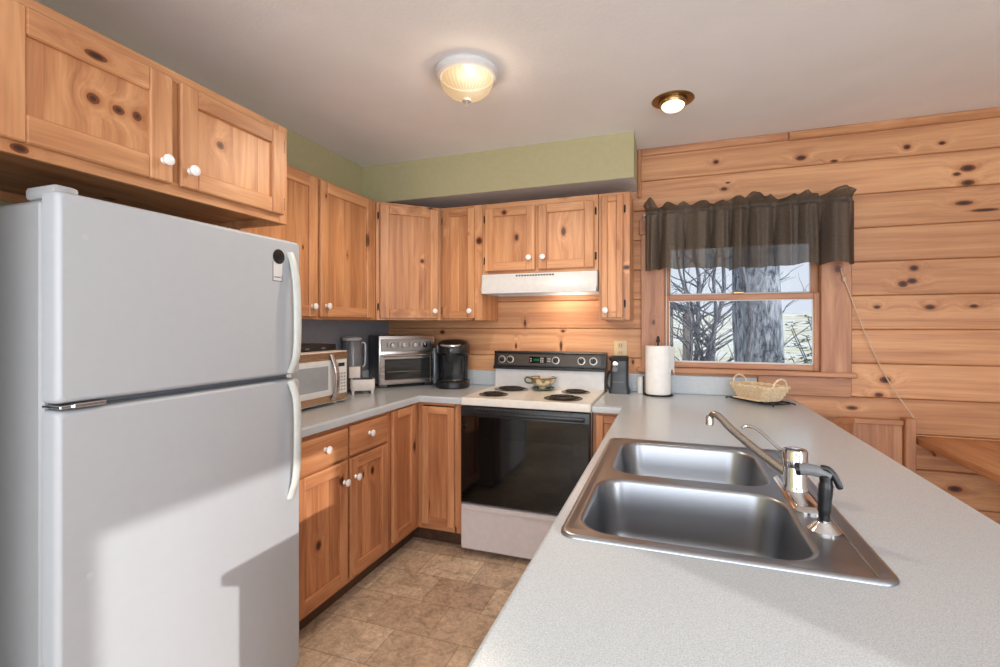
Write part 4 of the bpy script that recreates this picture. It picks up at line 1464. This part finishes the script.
# wicker basket on a wire trivet
BX, BY, BZ = 2.535, -.225, .930
ang = math.radians(128)
BS = 0.82
T = Thing('wicker_basket', 'small pale wicker basket with two loop handles in front of the window', 'basket', (BX, BY, BZ), rot=ang, local=True)
T.o.scale = (BS, BS, BS)
def brect(a, b, z, n=12, wob=0.0, ph=0):
    per = []
    pts = rrect(-a, a, -b, b, .022, 3)
    # resample evenly
    P = [Vector(p) for p in pts]
    d = [0]
    for i in range(len(P)):
        d.append(d[-1] + (P[(i + 1) % len(P)] - P[i]).length)
    N = 56
    for k_ in range(N):
        t_ = d[-1] * k_ / N
        i = max(j for j in range(len(P)) if d[j] <= t_)
        q = P[i].lerp(P[(i + 1) % len(P)], (t_ - d[i]) / max(1e-9, d[i + 1] - d[i]))
        rr_ = 1 + wob * math.cos(PI * (k_ + ph) )
        per.append((q.x * rr_, q.y * rr_, z))
    return per
bm = BM()
rows = 8
for r_ in range(rows):
    f = r_ / (rows - 1)
    a_, b_ = .118 + .040 * f, .072 + .030 * f
    tube(bm, brect(a_, b_, .010 + .078 * f, wob=.022, ph=r_ % 2), .0052, 6, closed=True)
for v in bm.verts:
    pass
T.part('weave', bm, M_WICKER)
bm = BM()
b0 = brect(.118, .072, .006)
b1 = brect(.160, .104, .094)
for k_ in range(0, 56, 2):
    tube(bm, [b0[k_], b1[k_]], .0032, 6)
T.part('uprights', bm, M_WICKER)
bm = BM()
for o_ in (0, 1):
    P = brect(.160, .104, .096)
    tube(bm, [(p[0] * (1 + .012 * math.sin(i * .9 + o_ * PI)), p[1] * (1 + .012 * math.sin(i * .9 + o_ * PI)), p[2] + .005 * math.cos(i * .9 + o_ * PI)) for i, p in enumerate(P)], .005, 6, closed=True)
T.part('rim', bm, M_WICKER)
bm = BM()
prism(bm, rrect(-.116, .116, -.070, .070, .02, 4), .002, .010)
for i in range(10):
    y = -.063 + i * .020
    tube(bm, [(-.112, y, .010), (.112, y, .010)], .004, 6)
T.part('bottom', bm, M_WICKER)
for sx in (-1, 1):
    bm = BM()
    for ph in (0, PI):
        cpts = []
        for i in range(25):
            a = PI * i / 24
            cpts.append((sx * (.160 + .012 * math.sin(a)) + .003 * math.cos(i * .9 + ph), .058 * math.cos(a), .094 + .058 * math.sin(a) + .003 * math.sin(i * .9 + ph)))
        tube(bm, cpts, .0048, 6)
    T.part('loop_handle', bm, M_WICKER)
bm = BM()
tr = []
tube(bm, [(x, y, .0125) for x, y in rrect(-.150, .150, -.075, .075, .03, 5)], .0045, 8, closed=True)
for x in (-.10, 0, .10):
    tube(bm, [(x, -.075, .0125), (x, .075, .0125)], .0035, 8)
tube(bm, [(-.150, 0, .0125), (.150, 0, .0125)], .0035, 8)
for sx in (-1, 1):
    for sy in (-1, 1):
        tube(bm, smooth_path([(sx * .138, sy * .06, .0125), (sx * .155, sy * .072, .011), (sx * .162, sy * .076, .005)], 4), .004, 8)
for v in bm.verts:
    v.co.z = max(v.co.z, 0.0)
o = link('wire_trivet', bm, M_BLACKI)
o.location = (BX, BY, .9142)
o.rotation_euler = (0, 0, ang)
tag(o, 'black wire trivet under the wicker basket', 'trivet')

# ------------------------------------------------------------------ valance, rod, cords
kk = NT('sheer_brown_cloth')
_p = kk.obj()
mp = kk.n('ShaderNodeMapping')
mp.inputs['Scale'].default_value = (600, 600, 60)
kk.l(_p, mp.inputs['Vector'])
f1 = kk.noise(mp.outputs[0], 1, 2)
mp2 = kk.n('ShaderNodeMapping')
mp2.inputs['Scale'].default_value = (60, 60, 600)
kk.l(_p, mp2.inputs['Vector'])
f2 = kk.noise(mp2.outputs[0], 1, 2)
wv = kk.math('MULTIPLY', kk.math('ADD', f1, f2), 0.5)
kk.l(kk.ramp(wv, [(0.35, srgb(70, 62, 54)), (0.65, srgb(104, 93, 81))]), kk.b.inputs['Base Color'])
kk.b.inputs['Roughness'].default_value = 0.85
tl = kk.n('ShaderNodeBsdfTranslucent')
tl.inputs['Color'].default_value = srgb(120, 104, 92)
tp = kk.n('ShaderNodeBsdfTransparent')
m1 = kk.n('ShaderNodeMixShader')
m1.inputs[0].default_value = 0.03
kk.l(kk.b.outputs[0], m1.inputs[1])
kk.l(tl.outputs[0], m1.inputs[2])
m2 = kk.n('ShaderNodeMixShader')
m2.inputs[0].default_value = 0.12
kk.l(m1.outputs[0], m2.inputs[1])
kk.l(tp.outputs[0], m2.inputs[2])
kk.l(m2.outputs[0], kk.out.inputs['Surface'])
M_CLOTH = kk.m
VX0, VX1 = 1.925, 3.005
T = Thing('valance', 'gathered dark brown sheer valance hanging over the window', 'curtain', (2.46, -.085, 1.67))
def vz_top(s):
    # irregular ruffle height along the rod
    v = mnoise.noise(Vector((s * 8.0, 1.7, 0)))
    w_ = mnoise.noise(Vector((s * 15.0, 5.1, 0)))
    e_ = min(1, s / .06, (1 - s) / .04)
    return 2.072 + .016 * e_ + (0.075 * v + 0.05 * w_) * (.25 + .75 * e_) + 0.012 * max(0, (s - .7) / .3)
def fold(s, z):
    # soft rounded gathers parted by deep narrow creases
    ph = s * 29 + 1.5 * mnoise.noise(Vector((s * 4, 0.3, 0)))
    crease = 1 - abs(math.sin(ph)) ** 0.65
    dpt = 0.62 + 0.6 * mnoise.noise(Vector((round(ph / PI) * 1.37, 9.0, 0)))
    small = 0.010 * math.sin(ph * 3.1 + 1.2) + .006 * math.sin(ph * 5.3)
    return -0.125 * crease * (dpt + .15) + small
NX, NZ = 420, 40
bm = BM()
Ls = []
zr = 2.035
for j in range(NZ + 1):
    f = j / NZ
    row = []
    for i in range(NX + 1):
        s = i / NX
        zt = vz_top(s)
        zb = 1.678 + 0.006 * math.sin(s * 9) - 0.006 * math.sin(s * 46)
        if f < .55:
            g = f / .55
            z = zb + (zr - .022 - zb) * g
            amp = 1.0 - .25 * g ** 2
        elif f < .75:
            g = (f - .55) / .2
            z = zr - .022 + .044 * g
            amp = .75 - .35 * math.sin(PI * g)
        else:
            g = (f - .75) / .25
            z = zr + .022 + (zt - zr - .022) * g
            amp = .75 + .5 * math.sin(PI * g * .7)
        y = min(-.034 - .074 * min(1, f / .5), -.165 - fold(s, z) * amp)
        if .55 <= f <= .75:
            y = min(-.098, y + .042 * math.sin(PI * (f - .55) / .2))
        if f >= .75:
            g = (f - .75) / .25
            y -= .055 * math.sin(PI * min(1, g * 1.1)) * (0.6 + 1.2 * mnoise.noise(Vector((s * 17, z * 8, 4))))
            z += .006 * g * math.sin(s * 60)
        pin = .006 * math.sin(s * 120 + z * 9) if .5 < f < .8 else 0
        x = VX0 + (VX1 - VX0) * s + .010 * (1 - f) * (s - .5) * 2 + .008 * math.cos(s * 46) * (1 - f)
        if f > .75:
            x += (s - .5) * .03 * (f - .75) / .25
        row.append((x, y - pin * .5, z))
    Ls.append(row)
loft(bm, Ls, closed=False)
T.part('cloth', bm, M_CLOTH, smooth=80)
T = Thing('curtain_rod', 'slim white curtain rod inside the brown valance', 'curtain rod', (2.46, -.080, 2.035))
bm = BM()
tube(bm, [(1.915, -.002, zr), (1.912, -.05, zr), (1.918, -.074, zr), (1.94, -.082, zr), (2.98, -.082, zr), (3.005, -.074, zr), (3.013, -.05, zr), (3.010, -.002, zr)], .008, 10)
T.part('rod', bm, M_WHITE)
for x in (1.915, 3.010):
    bm = BM()
    box(bm, x - .010, x + .010, -.006, -.0003, zr - .022, zr + .022, .002)
    T.part('bracket', bm, M_WHITE)
# cords
bm = BM()
tube(bm, [(2.046, -.035, 1.90), (2.047, -.036, 1.50), (2.046, -.034, 1.12)], .0022, 6)
lathe(bm, [(.003, 1.12), (.006, 1.105), (.006, 1.09), (0, 1.086)], Matrix.Translation((2.046, -.034, 0)), 10)
single('blind_cord', bm, M_CORD, 'thin white blind cord hanging down the left side of the window glass', 'cord', (2.046, -.035, 1.09))
bm = BM()
tube(bm, smooth_path([(2.975, -.026, 1.662), (2.990, -.032, 1.60), (3.10, -.024, 1.27), (3.20, -.024, 1.03), (3.29, -.078, .850)], 6), .0032, 8)
lathe(bm, [(.009, -.012), (.010, 0), (.009, .012)], Matrix.Translation((2.990, -.032, 1.60)), 12)
single('pull_cord', bm, plain('tan_cord', srgb(206, 180, 152), 0.6), 'pale cord running diagonally down the pine wall right of the window', 'cord', (2.975, -.02, .83))

# ------------------------------------------------------------------ ceiling lights, puck light
LX, LY = 1.225, -1.270
T = Thing('ceiling_light', 'lit flush-mount ceiling light with ribbed glass bowl', 'ceiling light', (LX, LY, CEIL))
LM_ = Matrix.Translation((LX, LY, 0))
bm = BM()
lathe(bm, [(.132, CEIL - .0005), (.138, CEIL - .008), (.138, CEIL - .020), (.128, CEIL - .034), (.116, CEIL - .038), (.112, CEIL - .030)], LM_, 48)
T.part('canopy', bm, M_WHITE_PAINT)
kk = NT('ribbed_glass_lit')
kk.b.inputs['Base Color'].default_value = (.03, .024, .017, 1)
kk.b.inputs['Roughness'].default_value = 0.25
_p = kk.obj()
dB = kk.vmath('LENGTH', kk.vmath('SUBTRACT', _p, (.052, -.045, -.085)).outputs[0]).outputs['Value']   # glow of the bulb through the glass
sx_ = kk.n('ShaderNodeSeparateXYZ')
kk.l(_p, sx_.inputs[0])
rib = kk.math('SINE', kk.math('MULTIPLY', kk.math('ARCTAN2', sx_.outputs[1], sx_.outputs[0]), 36.0))
c_ = kk.ramp(dB, [(0.03, (1.5, 1.25, .85, 1)), (0.08, (1.1, .78, .42, 1)), (0.15, (.72, .46, .24, 1)), (0.22, (.60, .36, .18, 1))])
c_ = kk.mix(0.30, c_, kk.ramp(rib, [(0.0, (.45, .42, .38, 1)), (0.9, (1.25, 1.25, 1.25, 1))]), 'MULTIPLY')
kk.l(c_, kk.b.inputs['Emission Color'])
kk.b.inputs['Emission Strength'].default_value = 0.80
tp = kk.n('ShaderNodeBsdfTransparent')
m_ = kk.n('ShaderNodeMixShader')
m_.inputs[0].default_value = 0.45
kk.l(kk.b.outputs[0], m_.inputs[1])
kk.l(tp.outputs[0], m_.inputs[2])
kk.l(m_.outputs[0], kk.out.inputs['Surface'])
bm = BM()
lathe(bm, [(.112, CEIL - .036), (.116, CEIL - .044), (.113, CEIL - .064), (.100, CEIL - .087), (.078, CEIL - .107), (.045, CEIL - .122), (.012, CEIL - .129), (0, CEIL - .129)], LM_, 144, flute=.012, nf=36)
T.part('glass_bowl', bm, kk.m, smooth=60)
bm = BM()
lathe(bm, [(0, CEIL - .128), (.018, CEIL - .130), (.019, CEIL - .138), (.010, CEIL - .145), (.005, CEIL - .153), (.003, CEIL - .165), (0, CEIL - .167)], LM_, 18)
T.part('finial', bm, plain('aged_white', srgb(186, 170, 158), 0.4))
light('ceiling_bulb', 'POINT', (LX + .02, LY - .015, CEIL - .095), 2.5, (1.0, .76, .52), shadow_soft_size=0.03)
light('ceiling_lamp_downlight', 'SPOT', (LX, LY, CEIL - .19), 26.0, (1.0, .84, .66), aim=(0, 0, -1), spot_size=math.radians(165), spot_blend=0.5, shadow_soft_size=0.08)
RXX, RYY = 2.084, -.668
T = Thing('recessed_light', 'lit brass-ringed recessed ceiling light near the window wall', 'ceiling light', (RXX, RYY, CEIL))
RM = Matrix.Translation((RXX, RYY, 0))
bm = BM()
lathe(bm, [(.100, CEIL - .0005), (.101, CEIL - .005), (.092, CEIL - .008), (.070, CEIL - .005), (.066, CEIL - .001)], RM, 40)
T.part('trim_ring', bm, M_BRASS)
bm = BM()
EM = Matrix.Translation((RXX, RYY, CEIL)) @ Matrix.Rotation(math.radians(-8), 4, 'X')
lathe(bm, [(.066, -.001), (.066, -.016), (.062, -.030), (.058, -.036), (.054, -.034)], EM, 32)
T.part('eyeball', bm, M_BRASS)
bm = BM()
lathe(bm, [(.0555, -.0345), (.050, -.042), (.030, -.047), (0, -.049)], EM, 28)
T.part('bulb', bm, plain('warm_bulb', srgb(255, 240, 200), 0.3, emit=(1.0, .82, .50, 1), es=1.6))
light('recessed_bulb', 'SPOT', (RXX, RYY, CEIL - .06), 8, (1.0, .83, .64), aim=(0, .2, -1), spot_size=math.radians(110), spot_blend=0.6, shadow_soft_size=0.04)
bm = BM()
lathe(bm, [(.032, 1.3935), (.034, 1.388), (.034, 1.378), (.028, 1.372), (0, 1.371)], Matrix.Translation((.16, -.98, 0)), 24)
single('puck_light', bm, M_WHITE, 'small white puck light under the left wall cabinet', 'light', (.16, -.98, 1.3935))

# ------------------------------------------------------------------ dining nook beyond the counter
T = Thing('dining_table', 'pine breakfast table fixed against the wall right of the counter', 'table', (3.9, -.65, 0))
bm = BM()
box(bm, 3.312, 4.56, -1.30, -.006, .705, .742, .006, seg=2)
T.part('tabletop', bm, wood('y', 'cab', (), (0, 0, 0), 0.14, False))
bm = BM()
box(bm, 3.40, 4.5, -.040, -.006, .640, .704, .003)
box(bm, 4.47, 4.50, -1.20, -.041, .640, .704, .003)
T.part('cleat', bm, wood('x', 'trim', random_knots=False))
for x in (3.95, 4.47):
    bm = BM()
    box(bm, x - .035, x + .035, -1.24, -1.17, 0, .704, .004)
    T.part('leg', bm, wood('z', 'trim', random_knots=False))
T = Thing('bench_back', 'low pine bench back with a corner post against the wall, right of the counter', 'bench', (3.1, -.03, 0))
bm = BM()
box(bm, 3.02, 3.255, -.040, -.004, 0.0, .800, .002)
PD = frame((2.86, -.19, 0), (s2, s2, 0), (s2, -s2, 0))
box(bm, 0, .222, 0, .800, -.018, .018, .002, PD)
T.part('panel', bm, wood('z', 'trim', (), (0, 0, 0), 0.075, False))
bm = BM()
box(bm, 3.000, 3.256, -.052, -.003, .800, .826, .003)
box(bm, 0, .222, .800, .824, -.026, .026, .003, PD)
T.part('cap_rail', bm, wood('x', 'trim', random_knots=False))
bm = BM()
box(bm, 3.258, 3.305, -.070, -.003, 0.0, .842, .004)
T.part('post', bm, wood('z', 'trim', random_knots=False))

# ------------------------------------------------------------------ outdoors
kk = NT('pale_winter_ground')
_p = kk.obj()
g = kk.noise(_p, 0.6, 5, 0.6)
kk.l(kk.ramp(g, [(0.35, srgb(214, 208, 176)), (0.55, srgb(232, 234, 226)), (0.7, srgb(244, 248, 250))]), kk.b.inputs['Base Color'])
kk.b.inputs['Roughness'].default_value = 0.95
bm = BM()
GX = [-30 + 3 * i for i in range(26)]
GY = [0.11 + 2.2 * i for i in range(28)]
Ls = []
def gz(x, y):
    return -0.9 + 0.02 * y + 0.12 * mnoise.noise(Vector((x * .15, y * .15, 0))) + 0.0009 * max(0, y - 8) ** 2
for y in GY:
    Ls.append([(x, y, gz(x, y)) for x in GX])
loft(bm, Ls, closed=False)
tag(link('ground', bm, kk.m), 'pale winter hillside outside', None, None, 'structure')

def bark(name, a, b, sc=6):
    k = NT(name)
    p = k.obj()
    m = k.n('ShaderNodeMapping')
    m.inputs['Scale'].default_value = (1, 1, .3)
    k.l(p, m.inputs['Vector'])
    n1 = k.noise(m.outputs[0], sc * 3, 6, .7, .4)
    k.l(k.ramp(n1, [(.40, a), (.62, b)]), k.b.inputs['Base Color'])
    k.b.inputs['Roughness'].default_value = .95
    k.bump(n1, .8, .03)
    return k.m
M_BARK = bark('grey_bark', srgb(74, 84, 98), srgb(176, 184, 196), 7)
M_TWIG = bark('thin_bark', srgb(78, 82, 92), srgb(136, 138, 146), 8)
def wob(P, amt, rng, n=7):
    A, B = Vector(P[0]), Vector(P[1])
    out = []
    for i in range(n + 1):
        f = i / n
        q = A.lerp(B, f)
        if 0 < i < n:
            q += Vector((rng.uniform(-1, 1), rng.uniform(-1, 1), 0)) * amt
        out.append(q)
    return smooth_path(out, 3)
rng = random.Random(4)
T = Thing('tree', 'thick grey tree trunk standing right outside the window', 'tree', (3.05, 3.1, gz(3.05, 3.1)), 'bare trees outside the window')
bm = BM()
pp = [Vector((3.035 + .03 * math.sin(i * .7), 3.1, gz(3, 3.1) - .15 + i * .45)) for i in range(14)]
seg = 28
Ls = []
for i, q in enumerate(pp):
    r = .272 * (1.25 if i == 0 else 1.0) - .003 * i
    Ls.append([(q.x + r * math.cos(a) * (1 + .06 * mnoise.noise(Vector((math.cos(a) * 3, math.sin(a) * 3, i * .5)))), q.y + r * math.sin(a) * (1 + .06 * mnoise.noise(Vector((math.cos(a) * 3, math.sin(a) * 3, i * .5 + 7)))), q.z) for a in [2 * PI * s / seg for s in range(seg)]])
loft(bm, Ls, True, True)
T.part('trunk', bm, M_BARK)
bm = BM()
vp = [Vector((2.86 + .05 * math.sin(i * 1.1), 2.76 - .01 * math.cos(i), gz(3, 3) + i * .3)) for i in range(14)]
tube(bm, smooth_path(vp, 3), .028, 8)
T.part('climbing_vine', bm, M_TWIG)
def bare_tree(x, y, h, r, lean, nb, label, seed):
    rg = random.Random(seed)
    z0 = gz(x, y) - .05
    T = Thing('tree', label, 'tree', (x, y, z0), 'bare trees outside the window')
    top = Vector((x + lean[0], y + lean[1], z0 + h))
    pth = wob(((x, y, z0), top), .06 * h / 3, rg, 8)
    n = len(pth)
    bm = BM()
    tube(bm, pth, [r * (1 - .75 * i / n) for i in range(n)], 8)
    T.part('trunk', bm, M_TWIG)
    bm = BM()
    for b in range(nb):
        i = rg.randint(int(n * .22), n - 3)
        o_ = pth[i]
        a = rg.uniform(0, 2 * PI)
        ln = rg.uniform(.35, .8) * h * .35
        d = Vector((math.cos(a), math.sin(a) * .6, rg.uniform(.3, 1.1))).normalized()
        e = o_ + d * ln
        bp_ = wob((o_, e), ln * .05, rg, 4)
        rb = r * (1 - .75 * i / n) * .55
        tube(bm, bp_, [rb * (1 - .8 * q / len(bp_)) for q in range(len(bp_))], 6)
        for t_ in range(3):
            j = rg.randint(2, len(bp_) - 2)
            d2 = (d + Vector((rg.uniform(-1, 1), rg.uniform(-.6, .6), rg.uniform(-.4, .8)))).normalized()
            tp_ = wob((bp_[j], bp_[j] + d2 * ln * rg.uniform(.3, .6)), ln * .03, rg, 3)
            tube(bm, tp_, [rb * .4 * (1 - .75 * q / len(tp_)) for q in range(len(tp_))], 5)
    T.part('branches', bm, M_TWIG)
spots = [(2.40, 3.6, 3.6, .042, (.35, .2), 18, 'slim bare tree leaning right, nearest the shed outside'),
         (2.50, 3.0, 3.4, .034, (-.35, .1), 16, 'thin bare sapling leaning left, seen through the left pane'),
         (2.62, 4.6, 4.2, .055, (.25, .3), 20, 'bare forked tree behind the sapling, left of the thick trunk'),
         (2.72, 3.4, 3.2, .030, (-.5, .2), 14, 'thin bare tree just left of the thick trunk'),
         (2.35, 6.0, 4.8, .060, (.2, .2), 20, 'distant slim bare tree seen between the saplings'),
         (3.95, 6.2, 4.4, .040, (-.3, .2), 16, 'distant bare tree seen right of the thick trunk')]
for i, s in enumerate(spots):
    bare_tree(*s, seed=11 + i)
# evergreen shrub at the right edge of the window
T = Thing('evergreen_shrub', 'leafy evergreen shrub branch at the right edge of the window', 'shrub', (3.75, 2.7, gz(3.75, 2.7)), None)
rg = random.Random(9)
bm = BM()
bl = BM()
z0 = gz(3.75, 2.7) - .05
for b in range(9):
    e = Vector((3.20 + rg.uniform(-.16, .30), 2.55 + rg.uniform(-.2, .3), 1.08 + rg.uniform(-.15, .50)))
    pp = smooth_path([(3.75, 2.7, z0), Vector((3.75, 2.7, z0)).lerp(e, .5) + Vector((.12, 0, .10)), e], 6)
    tube(bm, pp, [.012 * (1 - .7 * i / len(pp)) for i in range(len(pp))], 6)
    for l_ in range(44):
        q = pp[rg.randint(len(pp) - 6, len(pp) - 1)] + Vector((rg.uniform(-.05, .05), rg.uniform(-.05, .05), rg.uniform(-.04, .04)))
        a = rg.uniform(0, 2 * PI)
        d = Vector((math.cos(a), math.sin(a), rg.uniform(-.5, .3))).normalized()
        s_ = d.cross(Vector((0, 0, 1))).normalized() * .014
        L_ = rg.uniform(.07, .10)
        up_ = Vector((0, 0, .004))
        v = [bl.verts.new(c) for c in (q, q + d * L_ * .4 + s_ - up_, q + d * L_, q + d * L_ * .4 - s_ - up_, q + d * L_ * .4 + up_)]
        bl.faces.new((v[0], v[1], v[4]))
        bl.faces.new((v[1], v[2], v[4]))
        bl.faces.new((v[2], v[3], v[4]))
        bl.faces.new((v[3], v[0], v[4]))
T.part('stems', bm, M_TWIG)
T.part('leaves', bl, plain('evergreen_leaf', srgb(72, 90, 76), .6, noise_amt=.2))
# small open shed seen at the left of the window
T = Thing('shed', 'small open-sided shed with sloping roof at the left edge of the window view', 'shed', (1.9, 4.6, gz(1.9, 4.6)))
M_SHED = plain('weathered_boards', srgb(96, 100, 110), .9, noise_amt=.12, noise_scale=8)
bm = BM()
zg = gz(1.9, 4.6) - .05
prism(bm, [(.9, 1.70), (2.02, 1.70), (2.42, 1.56), (2.42, 1.50), (2.02, 1.63), (.9, 1.63)], 4.0, 5.4, Matrix(((1, 0, 0, 0), (0, 0, 1, 0), (0, 1, 0, 0), (0, 0, 0, 1))))
T.part('roof', bm, M_SHED)
for x, y in ((2.05, 4.1), (2.30, 4.1), (1.2, 4.1), (2.30, 5.3), (1.2, 5.3)):
    bm = BM()
    box(bm, x - .05, x + .05, y - .05, y + .05, zg, 1.60 if x < 2.2 else 1.535, .005)
    T.part('post', bm, plain('post_timber', srgb(140, 134, 132), .9, noise_amt=.1))
bm = BM()
box(bm, 1.2, 2.3, 4.08, 4.12, .55, .63, .004)
T.part('rail', bm, M_SHED)
